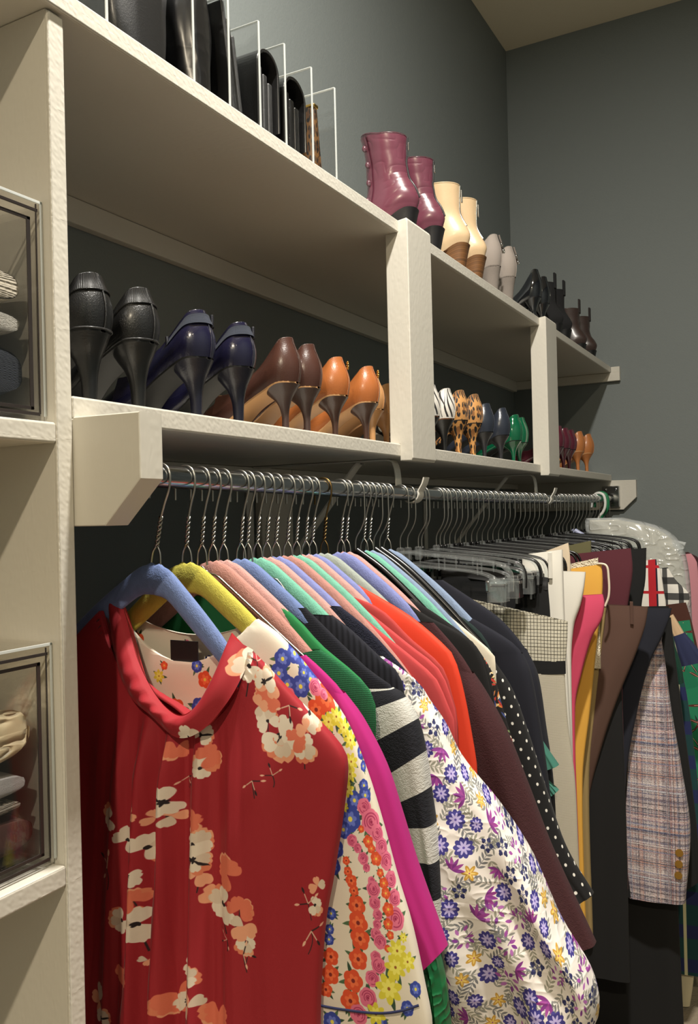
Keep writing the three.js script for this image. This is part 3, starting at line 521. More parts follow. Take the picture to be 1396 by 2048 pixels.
// a folded jumper: flattened roll with its fold towards the panel side
function folded(name, label, cat, y, h, x1, mat, group, o = {}) {
  const t = thing(name, label, cat, [0, y, 0], 0, group), x0 = x1 - (o.w || 0.3), z0 = 0.16, z1 = o.z1 || 0.4235, L = 24;
  const layer = (name, a, b, k) => part(t, name, grid(48, L, (u, v) => {
    const an = u * Math.PI * 2, sq = (c, p) => Math.sign(c) * Math.pow(Math.abs(c), p), n = vnoise(u * 9, v * 5 + y * 30 + k, 31), e = 1 - Math.pow(Math.abs(2 * v - 1), 8) * 0.25, lump = (o.lump || 0.0) * (n - 0.5);
    return [(x0 + x1) / 2 + ((x1 - x0) / 2) * sq(Math.cos(an), 0.35) * (1 - 0.01 * k) + lump, lerp(a, b, 0.5) + ((b - a) / 2) * sq(Math.sin(an), 0.6) * e * (1 + 0.25 * (n - 0.5)) + lump * 0.4, lerp(z0, z1, v), u * 0.7, v * 0.27];
  }, true), mat);
  const caps = (a, b) => { for (const z of [z0, z1]) { const g = grid(24, 4, (u, v) => { const an = u * Math.PI * 2, sq = (c, p) => Math.sign(c) * Math.pow(Math.abs(c), p), e = 0.75; return [(x0 + x1) / 2 + ((x1 - x0) / 2) * sq(Math.cos(an), 0.35) * v, (a + b) / 2 + ((b - a) / 2) * sq(Math.sin(an), 0.6) * e * v, z + (z > 0.3 ? 0.006 : -0.006) * (1 - v * v), u * 0.4, v * 0.1]; }); part(t, 'fold_end', g, mat); } };
  const n = o.layers || 2; for (let k = 0; k < n; k++) { layer('fold', h * k / n + 0.0006, h * (k + 1) / n, k); caps(h * k / n + 0.0006, h * (k + 1) / n); }
  return t;
}
const honey = dataTex(128, (x, y) => { const a = (x % 32) / 32 - 0.5, b = ((y + (Math.floor(x / 32) % 2) * 10) % 20) / 20 - 0.5; return 255 * (1 - 1.5 * Math.hypot(a, b)); });
folded('folded_sweater', 'charcoal navy folded sweater at the bottom of the upper drawer', 'sweater', 1.3655, 0.064, -0.0385, knitted(rgb(42, 46, 56), 30), 'knits in the upper drawer', { layers: 1 });
folded('folded_sweater', 'fluffy pale grey folded sweater in the middle of the upper drawer', 'sweater', 1.4305, 0.03, -0.041, cloth(rgb(205, 200, 190), { bumpMap: again(T.fuzz, 8), bumpScale: 0.004 }), 'knits in the upper drawer', { layers: 1, lump: 0.006 });
folded('folded_sweater', 'honeycomb knit cream folded sweater on top in the upper drawer', 'sweater', 1.4612, 0.042, -0.0405, knitted(rgb(206, 196, 178), 1), 'knits in the upper drawer', { layers: 1 }).traverse((m) => { if (m.isMesh) { m.material.bumpMap = again(honey, 26); m.material.bumpScale = 0.003; } });
folded('folded_sweater', 'chestnut brown ribbed folded sweater at the bottom of the lower drawer', 'sweater', 0.923, 0.044, -0.0385, knitted(rgb(86, 50, 42), 60, 0.001), 'knits in the lower drawer', { layers: 1 });
folded('folded_lace_blouse', 'grey open lace folded top in the lower drawer', 'top', 0.9675, 0.014, -0.052, cloth(rgb(150, 140, 126), { bumpMap: again(honey, 14), bumpScale: 0.005 }), 'knits in the lower drawer', { layers: 1 });
folded('folded_satin_blouse', 'shimmering silver grey folded top in the lower drawer', 'top', 0.982, 0.026, -0.046, phys(rgb(176, 172, 170), { roughness: 0.45, bumpMap: again(T.fuzz, 16), bumpScale: 0.001, metalness: 0.15 }), 'knits in the lower drawer', { layers: 1 });
folded('folded_blouse', 'crumpled cream satin blouse on top in the lower drawer', 'blouse', 1.0085, 0.074, -0.042, cloth(rgb(226, 208, 170), { roughness: 0.5, bumpMap: again(T.wrinkle, 4), bumpScale: 0.006 }), 'knits in the lower drawer', { layers: 1, lump: 0.03 });
const ROWS = {
  red: [[.378,1.157,.545,1.122,.008],[.316,1.108,.574,1.108,.01],[.257,1.056,.633,1.056,.014],[.217,1.019,.673,1.019,.018],[.205,.999,.685,.999,.02],[.209,.957,.681,.957,.021],[.224,.878,.666,.878,.021],[.237,.818,.653,.818,.021],[.246,.712,.644,.712,.021],[.246,.45,.644,.45,.021]],
  white: [[.349,1.133,.551,1.133,.009],[.319,1.115,.581,1.115,.012],[.268,1.065,.632,1.065,.014],[.237,1.028,.663,1.028,.014],[.214,.977,.686,.977,.018],[.197,.926,.703,.926,.02],[.181,.87,.719,.87,.022],[.165,.821,.735,.821,.022],[.151,.757,.749,.757,.022],[.145,.722,.755,.722,.022],[.145,.5,.755,.5,.022]],
  magenta: [[.303,1.09,.597,1.09,.007],[.281,1.074,.619,1.074,.008],[.253,1.048,.647,1.048,.009],[.238,1.016,.662,1.016,.009],[.237,.933,.663,.933,.009],[.237,.35,.663,.35,.009]],
  magenta_sleeve: [[.621,1.057,.646,1.05,.008],[.639,1.019,.668,1.023,.012],[.65,.964,.696,.975,.014],[.668,.911,.713,.927,.014],[.685,.853,.73,.874,.014],[.732,.758,.762,.791,.013]],
  green_dark: [[.297,1.093,.603,1.093,.007],[.264,1.074,.636,1.074,.008],[.23,1.045,.67,1.045,.009],[.229,.995,.671,.995,.009],[.243,.925,.657,.925,.009],[.243,.35,.657,.35,.009]],
  green_bright: [[.377,1.15,.523,1.15,.007],[.338,1.122,.562,1.122,.0075],[.31,1.096,.59,1.096,.008],[.243,1.044,.657,1.044,.008],[.238,.994,.662,.994,.008],[.248,.918,.652,.918,.008],[.248,.35,.652,.35,.008]],
  green_sleeve: [[.622,1.031,.656,1.04,.008],[.627,.973,.66,.988,.012],[.652,.888,.687,.899,.014],[.681,.784,.722,.792,.014],[.711,.728,.738,.734,.014],[.715,.656,.745,.664,.014]],
  stripe: [[.353,1.134,.547,1.134,.007],[.304,1.093,.596,1.093,.008],[.263,1.06,.637,1.06,.009],[.233,1.042,.667,1.042,.009],[.224,1.01,.676,1.01,.009],[.227,.909,.673,.909,.009],[.227,.35,.673,.35,.009]],
  stripe_sleeve: [[.625,1.039,.666,1.042,.008],[.6,1.003,.681,1.034,.014],[.63,.966,.698,1.006,.017],[.653,.929,.707,.966,.018],[.668,.902,.712,.925,.018],[.681,.88,.717,.885,.018],[.698,.806,.725,.808,.017],[.703,.736,.727,.735,.016],[.707,.631,.726,.637,.016]],
  navy_a: [[.327,1.122,.573,1.122,.007],[.302,1.106,.598,1.106,.0075],[.258,1.071,.642,1.071,.008],[.234,1.052,.666,1.052,.008],[.228,1.011,.672,1.011,.008],[.228,.35,.672,.35,.008]],
  purple: [[.269,1.07,.631,1.07,.007],[.245,1.057,.655,1.057,.0075],[.222,1.042,.678,1.042,.008],[.205,1.02,.695,1.02,.008],[.2,.99,.7,.99,.008],[.2,.35,.7,.35,.008]],
  purple_sleeve: [[.633,1.048,.677,1.038,.01],[.649,.995,.71,.995,.02],[.675,.941,.731,.953,.026],[.68,.88,.777,.9,.034],[.693,.82,.818,.841,.042],[.7,.753,.849,.783,.046],[.7,.692,.885,.729,.046],[.704,.628,.888,.678,.04],[.719,.607,.866,.644,.02]],
  navy_knit: [[.338,1.129,.562,1.129,.007],[.305,1.107,.595,1.107,.0075],[.277,1.083,.623,1.083,.008],[.223,1.024,.677,1.024,.008],[.209,.981,.691,.981,.008],[.209,.35,.691,.35,.008]],
  coral_a: [[.343,1.115,.557,1.115,.007],[.309,1.09,.591,1.09,.007],[.265,1.06,.635,1.06,.007],[.228,1.031,.672,1.031,.007],[.215,1.004,.685,1.004,.007],[.203,.972,.697,.972,.007],[.203,.35,.697,.35,.007]],
  coral_b: [[.373,1.136,.527,1.136,.007],[.326,1.106,.574,1.106,.007],[.274,1.07,.626,1.07,.007],[.232,1.04,.668,1.04,.007],[.214,1.0,.686,1.0,.007],[.208,.974,.692,.974,.007],[.208,.35,.692,.35,.007]],
  coral_c: [[.37,1.134,.53,1.134,.007],[.321,1.111,.579,1.111,.007],[.283,1.077,.617,1.077,.007],[.235,1.039,.665,1.039,.007],[.222,1.002,.678,1.002,.007],[.215,.969,.685,.969,.007],[.215,.35,.685,.35,.007]],
  orange: [[.377,1.147,.523,1.147,.007],[.317,1.117,.583,1.117,.0095],[.286,1.099,.614,1.099,.012],[.248,1.07,.652,1.07,.012],[.229,1.051,.671,1.051,.012],[.215,1.005,.685,1.005,.012],[.203,.937,.697,.937,.012],[.198,.897,.702,.897,.012],[.198,.35,.702,.35,.012]],
  maroon: [[.272,1.091,.628,1.091,.007],[.244,1.062,.656,1.062,.009],[.222,1.034,.678,1.034,.011],[.208,1.006,.692,1.006,.011],[.205,.949,.695,.949,.011],[.208,.843,.692,.843,.011],[.208,.35,.692,.35,.011]],
  maroon_sleeve: [[.653,1.031,.687,1.022,.008],[.652,.987,.703,.997,.016],[.662,.917,.731,.947,.02],[.679,.833,.76,.877,.02],[.717,.74,.794,.788,.02],[.778,.646,.848,.675,.018]],
  black_a: [[.347,1.119,.553,1.119,.007],[.308,1.095,.592,1.095,.0075],[.233,1.058,.667,1.058,.008],[.213,1.017,.687,1.017,.008],[.204,.96,.696,.96,.008],[.204,.35,.696,.35,.008]],
  black_b: [[.339,1.117,.561,1.117,.007],[.291,1.09,.609,1.09,.0075],[.236,1.05,.664,1.05,.008],[.215,1.011,.685,1.011,.008],[.207,.941,.693,.941,.008],[.207,.35,.693,.35,.008]],
  print: [[.262,1.046,.638,1.046,.007],[.246,1.025,.654,1.025,.0075],[.228,.995,.672,.995,.008],[.216,.95,.684,.95,.008],[.201,.897,.699,.897,.008],[.183,.83,.717,.83,.008],[.183,.35,.717,.35,.008]],
  cream: [[.341,1.111,.559,1.111,.007],[.307,1.081,.593,1.081,.006500000000000001],[.265,1.049,.635,1.049,.006],[.237,1.026,.663,1.026,.006],[.232,1.015,.668,1.015,.006],[.232,.35,.668,.35,.006]],
  polka: [[.253,1.02,.647,1.02,.007],[.241,1.003,.659,1.003,.0075],[.23,.963,.67,.963,.008],[.227,.915,.673,.915,.008],[.227,.35,.673,.35,.008]],
  polka_sleeve: [[.623,1.008,.656,1.011,.008],[.63,.943,.686,.965,.014],[.637,.878,.709,.902,.016],[.652,.791,.738,.809,.016],[.691,.709,.765,.729,.016],[.775,.64,.806,.662,.014]],
  dark_green: [[.329,1.084,.571,1.084,.007],[.298,1.07,.602,1.07,.0075],[.267,1.043,.633,1.043,.008],[.248,.999,.652,.999,.008],[.241,.942,.659,.942,.008],[.241,.35,.659,.35,.008]],
  blazer_a: [[.32,1.081,.58,1.081,.007],[.283,1.063,.617,1.063,.0095],[.24,1.04,.66,1.04,.012],[.215,1.021,.685,1.021,.012],[.202,.988,.698,.988,.012],[.198,.94,.702,.94,.012],[.198,.35,.702,.35,.012]],
  blazer_a_sleeve: [[.637,1.018,.689,1.015,.012],[.644,.959,.702,.984,.014],[.663,.869,.716,.899,.014],[.682,.756,.73,.779,.014],[.692,.65,.735,.674,.014],[.688,.485,.733,.496,.014]],
  blazer_b: [[.363,1.131,.537,1.131,.007],[.313,1.101,.587,1.101,.0095],[.259,1.066,.641,1.066,.012],[.22,1.023,.68,1.023,.012],[.204,.991,.696,.991,.012],[.201,.916,.699,.916,.012],[.201,.35,.699,.35,.012]],
  blazer_b_sleeve: [[.647,1.021,.685,1.016,.012],[.654,.953,.703,.974,.018],[.669,.861,.714,.891,.02],[.683,.744,.724,.8,.02],[.689,.636,.727,.684,.02],[.685,.466,.725,.476,.018]],
  teal: [[.687,.903,.692,.906,.004],[.698,.853,.72,.86,.01],[.705,.817,.74,.833,.012]],
  teal_b: [[.711,.804,.72,.808,.004],[.727,.781,.739,.792,.008]],
  tweed_band: [[.44,1.097,.716,1.045,.007],[.44,1.031,.714,1.009,.009],[.44,.963,.71,.972,.01]],
  ribbon_band: [[.44,.962,.71,.973,.0112],[.44,.932,.71,.949,.0112]],
  cream_skirt: [[.44,.933,.708,.95,.011],[.44,.83,.712,.855,.013],[.44,.719,.722,.756,.014],[.44,.581,.725,.628,.014],[.44,.502,.726,.556,.014],[.44,.3,.726,.3,.014]],
  black_skirt_band: [[.44,1.149,.662,1.119,.006],[.44,1.125,.662,1.095,.007]],
  black_skirt: [[.44,1.127,.662,1.097,.0065],[.44,1.012,.665,1.033,.009],[.44,.864,.665,.883,.011],[.44,.4,.665,.4,.011]],
  white_a: [[.592,1.16,.676,1.171,.008],[.594,1.124,.676,1.13,.012],[.596,1.028,.677,1.031,.013],[.602,.866,.681,.902,.013],[.609,.714,.685,.724,.012],[.609,.3,.685,.3,.012]],
  white_b: [[.56,1.123,.7,1.12,.008],[.56,1.083,.696,1.088,.011],[.56,1.035,.688,1.053,.012],[.56,.967,.673,1.009,.012],[.56,.82,.665,.915,.011],[.56,.4,.665,.4,.011]],
  yellow: [[.56,1.106,.711,1.13,.008],[.56,1.075,.713,1.104,.011],[.56,1.031,.711,1.061,.012],[.56,.91,.695,.943,.012],[.56,.778,.679,.811,.012],[.56,.624,.659,.656,.01],[.56,.3,.659,.3,.01]],
  pink: [[.56,1.057,.725,1.071,.008],[.56,1.027,.728,1.05,.012],[.56,.989,.721,1.017,.014],[.56,.931,.7,.979,.016],[.56,.867,.677,.904,.014],[.56,.759,.661,.823,.01],[.56,.5,.661,.5,.01]],
  khaki: [[.56,1.006,.712,1.032,.008],[.56,.906,.699,.938,.01],[.56,.772,.682,.804,.01],[.56,.615,.665,.647,.01],[.56,.3,.665,.3,.01]],
  olive: [[.56,1.154,.67,1.178,.006],[.56,1.08,.67,1.111,.009],[.56,.897,.668,.928,.009],[.56,.5,.668,.5,.009]],
  beige: [[.56,1.145,.648,1.178,.005],[.56,1.121,.651,1.151,.006],[.56,1.067,.651,1.097,.006],[.56,.7,.651,.7,.006]],
  floral_waist: [[.56,1.111,.7,1.143,.005],[.56,1.085,.7,1.118,.006],[.56,.9,.7,.9,.006]],
  burgundy: [[.56,1.141,.759,1.161,.008],[.56,1.093,.762,1.112,.012],[.56,1.025,.752,1.046,.013],[.56,.9,.735,.933,.013],[.56,.4,.735,.4,.013]],
  black_c: [[.56,1.135,.779,1.158,.008],[.56,1.065,.775,1.084,.011],[.56,1.006,.766,1.032,.012],[.56,.771,.743,.806,.012],[.56,.35,.743,.35,.012]],
  brown: [[.56,1.041,.798,1.035,.008],[.56,1.0,.793,1.006,.012],[.56,.973,.789,.989,.013],[.56,.894,.77,.934,.016],[.56,.793,.729,.833,.018],[.56,.656,.692,.724,.018],[.56,.508,.66,.597,.014],[.56,.5,.66,.5,.014]],
  navy_pants: [[.56,1.024,.835,1.025,.008],[.56,.981,.829,.999,.012],[.56,.935,.813,.959,.013],[.56,.86,.786,.901,.015],[.56,.756,.759,.803,.016],[.56,.591,.727,.629,.016],[.56,.309,.718,.354,.016],[.56,.2,.718,.2,.016]],
  black_pants: [[.56,.98,.715,1.001,.006],[.56,.866,.732,.913,.01],[.56,.719,.735,.769,.012],[.56,.502,.737,.559,.013],[.56,.216,.736,.271,.014],[.56,.2,.736,.2,.014]],
  plaid_jacket: [[.56,.992,.813,1.009,.008],[.56,.91,.802,.933,.014],[.56,.77,.764,.804,.016],[.56,.5,.764,.5,.016]],
  plaid_sleeve: [[.767,.965,.804,.956,.008],[.751,.886,.812,.895,.014],[.734,.78,.822,.794,.02],[.716,.615,.842,.654,.024],[.709,.451,.857,.518,.026],[.718,.347,.843,.356,.025]],
  black_coat: [[.56,1.005,.816,1.019,.008],[.56,.878,.819,.882,.014],[.56,.514,.819,.567,.016],[.56,.259,.82,.323,.016],[.56,-.043,.826,.034,.016],[.56,.0,.826,.0,.016]],
  black_coat_sleeve: [[.789,.985,.819,.992,.008],[.792,.879,.828,.882,.012],[.805,.716,.844,.72,.014],[.822,.52,.863,.526,.014],[.833,.358,.87,.389,.012]],
  cream_print: [[.56,.611,.841,.648,.008],[.56,.36,.837,.4,.01],[.56,.174,.836,.215,.01],[.56,.075,.832,.09,.01],[.56,-.022,.821,.011,.008]],
  green_knit_sleeve: [[.777,.978,.805,.984,.006],[.785,.918,.819,.92,.01],[.797,.852,.834,.863,.012],[.806,.821,.836,.83,.011]],
  teal_stripe: [[.56,.915,.802,.952,.005],[.56,.779,.831,.812,.01],[.56,.656,.845,.69,.01],[.56,.498,.856,.533,.01],[.56,.1,.856,.1,.01]],
  tan_cuff: [[.779,.965,.799,.978,.008],[.791,.935,.815,.949,.01],[.799,.919,.825,.93,.011]],
  navy_sleeve: [[.798,.922,.825,.933,.0125],[.804,.887,.849,.902,.015],[.815,.847,.874,.864,.015]],
  green_print: [[.56,.895,.816,.941,.006],[.56,.758,.836,.806,.01],[.56,.581,.853,.618,.012],[.56,.28,.859,.322,.012],[.56,.0,.859,.0,.012]],
  brown_print: [[.56,.94,.795,.978,.005],[.56,.868,.811,.915,.008],[.56,.769,.828,.802,.01],[.56,.5,.828,.5,.01]],
  varsity: [[.56,1.085,.731,1.106,.006],[.56,1.046,.743,1.069,.01],[.56,.99,.75,1.014,.01],[.56,.948,.754,.982,.01],[.56,.8,.754,.8,.01]],
  check_top: [[.56,1.054,.742,1.074,.005],[.56,1.007,.763,1.037,.008],[.56,.97,.799,.995,.01],[.56,.911,.783,.943,.01],[.56,.875,.757,.906,.008]],
  garment_bag: [[.476,1.214,.565,1.214,.01],[.472,1.194,.648,1.195,.018],[.475,1.171,.696,1.175,.024],[.49,1.129,.74,1.134,.028],[.504,1.05,.76,1.068,.03],[.525,.937,.768,.952,.03],[.525,.6,.768,.6,.03]],
  bag_corner: [[.722,1.14,.737,1.147,.003],[.73,1.115,.768,1.14,.006],[.753,1.096,.771,1.139,.004]],
  pink_top: [[.56,1.069,.76,1.094,.006],[.56,1.034,.778,1.064,.01],[.56,.825,.785,.857,.012],[.56,.41,.791,.444,.012],[.56,.3,.791,.3,.012]],
  maroon_top: [[.56,1.074,.739,1.094,.006],[.56,1.036,.775,1.067,.01],[.56,.812,.787,.845,.01],[.56,.5,.787,.5,.01]],
  green_knit: [[.4,1.15,.5,1.15,.005],[.3,1.08,.6,1.08,.008],[.24,1.0,.7,1.0,.009],[.24,.6,.7,.6,.01]],
  navy_jacket: [[.4,1.15,.5,1.15,.005],[.3,1.08,.6,1.08,.008],[.24,1.0,.72,1.0,.009],[.24,.5,.7,.5,.01]]
};
const RED_PRINT = [["w",.619,1.02,.0167],["w",.582,1.09,.0149],["w",.512,.895,.0136],["w",.541,.831,.0161],["w",.427,.791,.0161],["w",.44,.878,.0136],["w",.498,.748,.0112],["w",.404,.878,.0124],["w",.646,1.013,.0136],["w",.66,1.045,.0124],["w",.384,.903,.0112],["w",.604,1.034,.0112],["w",.521,.978,.0099],["w",.395,.784,.0112],["w",.569,.794,.0099],["w",.659,.846,.0087],["c",.525,.989,.0112],["c",.551,.867,.0136],["c",.509,.922,.0099],["c",.475,.715,.0161],["c",.427,.819,.0112],["c",.637,1.017,.0099],["c",.605,1.06,.0124],["c",.53,.71,.0136],["c",.398,.727,.0124],["c",.563,.829,.0112],["c",.487,.996,.0087],["p",.611,1.076,.0161],["p",.653,1.029,.0099],["p",.481,.922,.0105],["p",.517,.865,.0112],["p",.566,.811,.0124],["p",.663,.867,.0087],["p",.592,1.049,.0087],["p",.432,.746,.0062],["p",.503,.719,.0112],["p",.426,.918,.0074],["p",.448,.91,.0074],["k",.6,1.075,.0112],["k",.518,1.013,.0099],["k",.478,.939,.0124],["k",.511,.879,.0124],["k",.424,.849,.0099],["k",.485,.709,.0112],["k",.619,1.019,.0062],["b",.586,.971,.0087],["b",.609,.978,.0074],["b",.65,.847,.0099],["b",.654,.818,.0112],["b",.565,.78,.0087],["b",.593,1.096,.0074],["b",.632,1.052,.0099],["b",.546,.794,.0062],["b",.496,.964,.0074]];
const WHITE_PRINT = [["blue",.593,1.091,.0109],["blue",.612,1.097,.0109],["blue",.628,1.086,.0115],["blue",.631,1.07,.0115],["blue",.616,1.062,.0115],["blue",.598,1.063,.0109],["blue",.587,1.075,.0109],["blue",.622,1.077,.0077],["blue",.698,.962,.0064],["blue",.684,.946,.0096],["blue",.699,.952,.0083],["blue",.678,.926,.0128],["blue",.669,.914,.009],["blue",.658,.893,.0102],["blue",.655,.874,.009],["blue",.651,.823,.0064],["blue",.649,.806,.0051],["blue",.648,.795,.0058],["blue",.743,.74,.0077],["blue",.755,.76,.0077],["blue",.65,.708,.0102],["blue",.709,.722,.0077],["blue",.698,.994,.0064],["blue",.7,.981,.0051],["red",.65,1.05,.0141],["red",.635,1.038,.0115],["red",.641,1.009,.0115],["red",.65,.777,.009],["red",.649,.758,.0102],["red",.643,.741,.0077],["red",.684,.837,.0102],["red",.685,.819,.0115],["red",.687,.803,.0115],["red",.684,.781,.0109],["red",.677,.757,.0115],["red",.673,.735,.0115],["red",.674,.871,.0051],["red",.681,.852,.0058],["red",.678,.862,.007],["red",.672,.882,.0045],["pink",.637,1.062,.009],["pink",.648,1.055,.0058],["pink",.697,.94,.009],["pink",.706,.925,.0128],["pink",.714,.914,.009],["pink",.72,.9,.009],["pink",.726,.886,.009],["pink",.731,.868,.0083],["pink",.734,.85,.0083],["pink",.733,.829,.0115],["pink",.68,.904,.0064],["pink",.687,.897,.0051],["pink",.694,.887,.0064],["pink",.698,.878,.0045],["pink",.704,.865,.0045],["pink",.706,.857,.0083],["pink",.707,.843,.007],["pink",.71,.831,.0058],["pink",.709,.821,.0051],["pink",.707,.811,.0064],["pink",.712,.804,.0077],["pink",.706,.787,.0064],["pink",.709,.779,.0083],["pink",.701,.764,.0083],["pink",.695,.743,.0102],["pink",.683,.723,.0102],["pink",.601,1.054,.0058],["orange",.701,.905,.0064],["orange",.705,.898,.0051],["orange",.711,.888,.007],["orange",.716,.874,.0045],["orange",.72,.864,.0058],["orange",.722,.854,.0058],["orange",.724,.838,.007],["orange",.723,.823,.0058],["orange",.725,.812,.0045],["orange",.721,.798,.0038],["orange",.692,.917,.0038],["yellow",.651,1.026,.0102],["yellow",.662,1.032,.0096],["yellow",.672,1.021,.0096],["yellow",.681,1.008,.0096],["yellow",.681,.986,.009],["yellow",.679,.973,.0083],["yellow",.675,.957,.0083],["yellow",.67,.938,.0058],["yellow",.733,.797,.0115],["yellow",.73,.78,.0128],["yellow",.721,.757,.0154],["yellow",.746,.787,.0102],["yellow",.704,.728,.0115],["yellow",.742,.811,.0051]];

// ---------------------------------------------------------------- prints on cloth (flat dye, in the garment's own metres)
function blossom(c, x, y, r, petals, fill, heart, rot = 0, wide = 0.62) {
  c.fillStyle = fill;
  for (let k = 0; k < petals; k++) { const a = rot + k * 6.283 / petals; c.beginPath(); c.ellipse(x + r * 0.52 * Math.cos(a), y + r * 0.52 * Math.sin(a), r * 0.56, r * wide * 0.72, a, 0, 7); c.fill(); }
  if (heart) { c.fillStyle = heart; c.beginPath(); c.arc(x, y, r * 0.26, 0, 7); c.fill(); }
}
function leafAt(c, x, y, l, w, a, fill) { c.save(); c.translate(x, y); c.rotate(a); c.fillStyle = fill; c.beginPath(); c.moveTo(0, 0); c.quadraticCurveTo(l / 2, -w, l, 0); c.quadraticCurveTo(l / 2, w, 0, 0); c.fill(); c.restore(); }
const atlas = (w, z0, y0, s, draw) => { const t = canvasTex(w, w, (c) => draw(c, (z) => (z - z0) / s * w, (y) => w - (y - y0) / s * w, w / s), [1 / s, 1 / s]); t.offset.set(-z0 / s, -y0 / s); return t; };
const redTex = atlas(1300, 0.18, 0.5, 0.65, (c, X, Y, k) => {
  c.fillStyle = '#9e1b27'; c.fillRect(0, 0, 1300, 1300);
  const r = rng(21), list = [...RED_PRINT];
  for (let i = 0; i < 26; i++) list.push(['wckpb'[i % 5], 0.2 + 0.2 * r() * (i % 2 ? 1 : 2.6), 0.52 + (i % 2 ? 0.5 : 0.13) * r(), 0.008 + 0.008 * r()]);
  const col = { w: '#e6d8c6', c: '#df7358', p: '#eba583', k: '#e6d8c6', b: '#e3b59c' };
  for (const [kind, z, y, s] of list) {   // twigs first
    const x = X(z), yy = Y(y), R = s * k * 1.0; c.strokeStyle = '#2a1518'; c.lineWidth = Math.max(2, R * 0.1);
    if (kind === 'b' || r() < 0.5) { c.beginPath(); c.moveTo(x, yy); c.quadraticCurveTo(x + R * (r() - 0.5), yy + R, x + R * 1.2 * (r() - 0.5), yy + R * (1.6 + r())); c.stroke(); }
  }
  const petal = (x, y, R, a, col) => { const l = R * (0.95 + 0.35 * r()), w = 0.75 + 0.3 * r(), at = (d, q) => [x + l * d * Math.cos(a + q), y + l * d * Math.sin(a + q)]; c.fillStyle = col; c.beginPath(); c.moveTo(x, y); c.bezierCurveTo(...at(0.5, -w), ...at(1.15, -w * 0.8), ...at(1.05, -0.12)); c.lineTo(...at(0.94, 0.02)); c.lineTo(...at(1.04, 0.14)); c.bezierCurveTo(...at(1.12, w * 0.85), ...at(0.5, w), x, y); c.fill(); };
  for (const [kind, z, y, s] of list) {
    const x = X(z), yy = Y(y), R = s * k * 1.12, a = r() * 6.28;
    if (kind === 'b') { for (let q = 0; q < 3; q++) { const b = a + q * 1.3, ex = x + R * Math.cos(b), ey = yy + R * Math.sin(b); c.strokeStyle = q ? '#d8b49c' : '#2a1518'; c.lineWidth = R * 0.12; c.beginPath(); c.moveTo(x, yy); c.lineTo(ex, ey); c.stroke(); leafAt(c, ex, ey, R * 0.7, R * 0.26, b, q === 1 ? '#241317' : '#e8b79c'); } continue; }
    if (kind !== 'p') for (let q = 0; q < 2; q++) petal(x, yy, R * 1.15, a + 2.5 + q * 0.9, q ? '#e0805f' : '#e9a07c');
    const n = kind === 'p' ? 3 : 4; for (let q = 0; q < n; q++) petal(x, yy, R, a + q * 5.0 / n, q % 3 === 2 && kind !== 'c' ? '#d9c6b2' : col[kind]);
    if (kind === 'k' || kind === 'w') { c.fillStyle = '#1d1316'; for (let q = 0; q < 3; q++) { c.beginPath(); c.ellipse(x + R * 0.16 * (r() - 0.5), yy + R * 0.16 * (r() - 0.5), R * (kind === 'k' ? 0.3 : 0.15), R * 0.1, a + q, 0, 7); c.fill(); } if (kind === 'k') leafAt(c, x, yy, R * 1.2, R * 0.22, a + 3, '#1d1316'); }
  }
});
const whiteTex = atlas(1300, 0.3, 0.62, 0.55, (c, X, Y, k) => {
  c.fillStyle = '#e4dac8'; c.fillRect(0, 0, 1300, 1300);
  const r = rng(33), g = ['#3d5a3c', '#2f4a36', '#4b6a48'], list = [...WHITE_PRINT];
  for (let i = 0; i < 60; i++) list.push([['blue', 'red', 'pink', 'yellow', 'orange'][i % 5], 0.31 + 0.22 * r(), 0.64 + 0.5 * r(), 0.005 + 0.007 * r()]);
  for (const [, z, y, s] of list) for (let q = 0; q < 3; q++) leafAt(c, X(z), Y(y), s * k * (1.3 + 0.5 * r()), s * k * 0.42, r() * 6.28, g[q]);
  for (const [kind, z, y, s] of list) {
    const x = X(z), yy = Y(y), R = s * k * 1.0, a = r() * 6;
    if (kind === 'blue') { blossom(c, x, yy, R, 6, '#3345a0', null, a, 0.8); blossom(c, x, yy, R * 0.62, 6, '#6678cf', null, a + 0.5, 0.5); c.fillStyle = '#e8dc58'; c.beginPath(); c.arc(x, yy, R * 0.22, 0, 7); c.fill(); }
    else if (kind === 'red' || kind === 'orange') { blossom(c, x, yy, R, 5, '#dd5028', null, a, 0.78); blossom(c, x, yy, R * 0.6, 5, '#ee7040', null, a + 0.6, 0.5); c.fillStyle = kind === 'red' ? '#7c1f18' : '#f0d050'; c.beginPath(); c.arc(x, yy, R * 0.2, 0, 7); c.fill(); }
    else if (kind === 'yellow') { blossom(c, x, yy, R, 7, '#ddd13c', null, a, 0.4); blossom(c, x, yy, R * 0.6, 7, '#f0e86a', null, a + 0.4, 0.4); c.fillStyle = '#9a5a20'; c.beginPath(); c.arc(x, yy, R * 0.12, 0, 7); c.fill(); }
    else { blossom(c, x, yy, R, 6, '#e0708f', null, a, 0.85); c.strokeStyle = '#b03762'; c.lineWidth = Math.max(1.5, R * 0.12); for (let q = 1; q < 4; q++) { c.beginPath(); c.arc(x, yy, R * 0.24 * q, a + q, a + q + 4.4); c.stroke(); } c.fillStyle = '#9c2450'; c.beginPath(); c.arc(x, yy, R * 0.14, 0, 7); c.fill(); }
  }
});
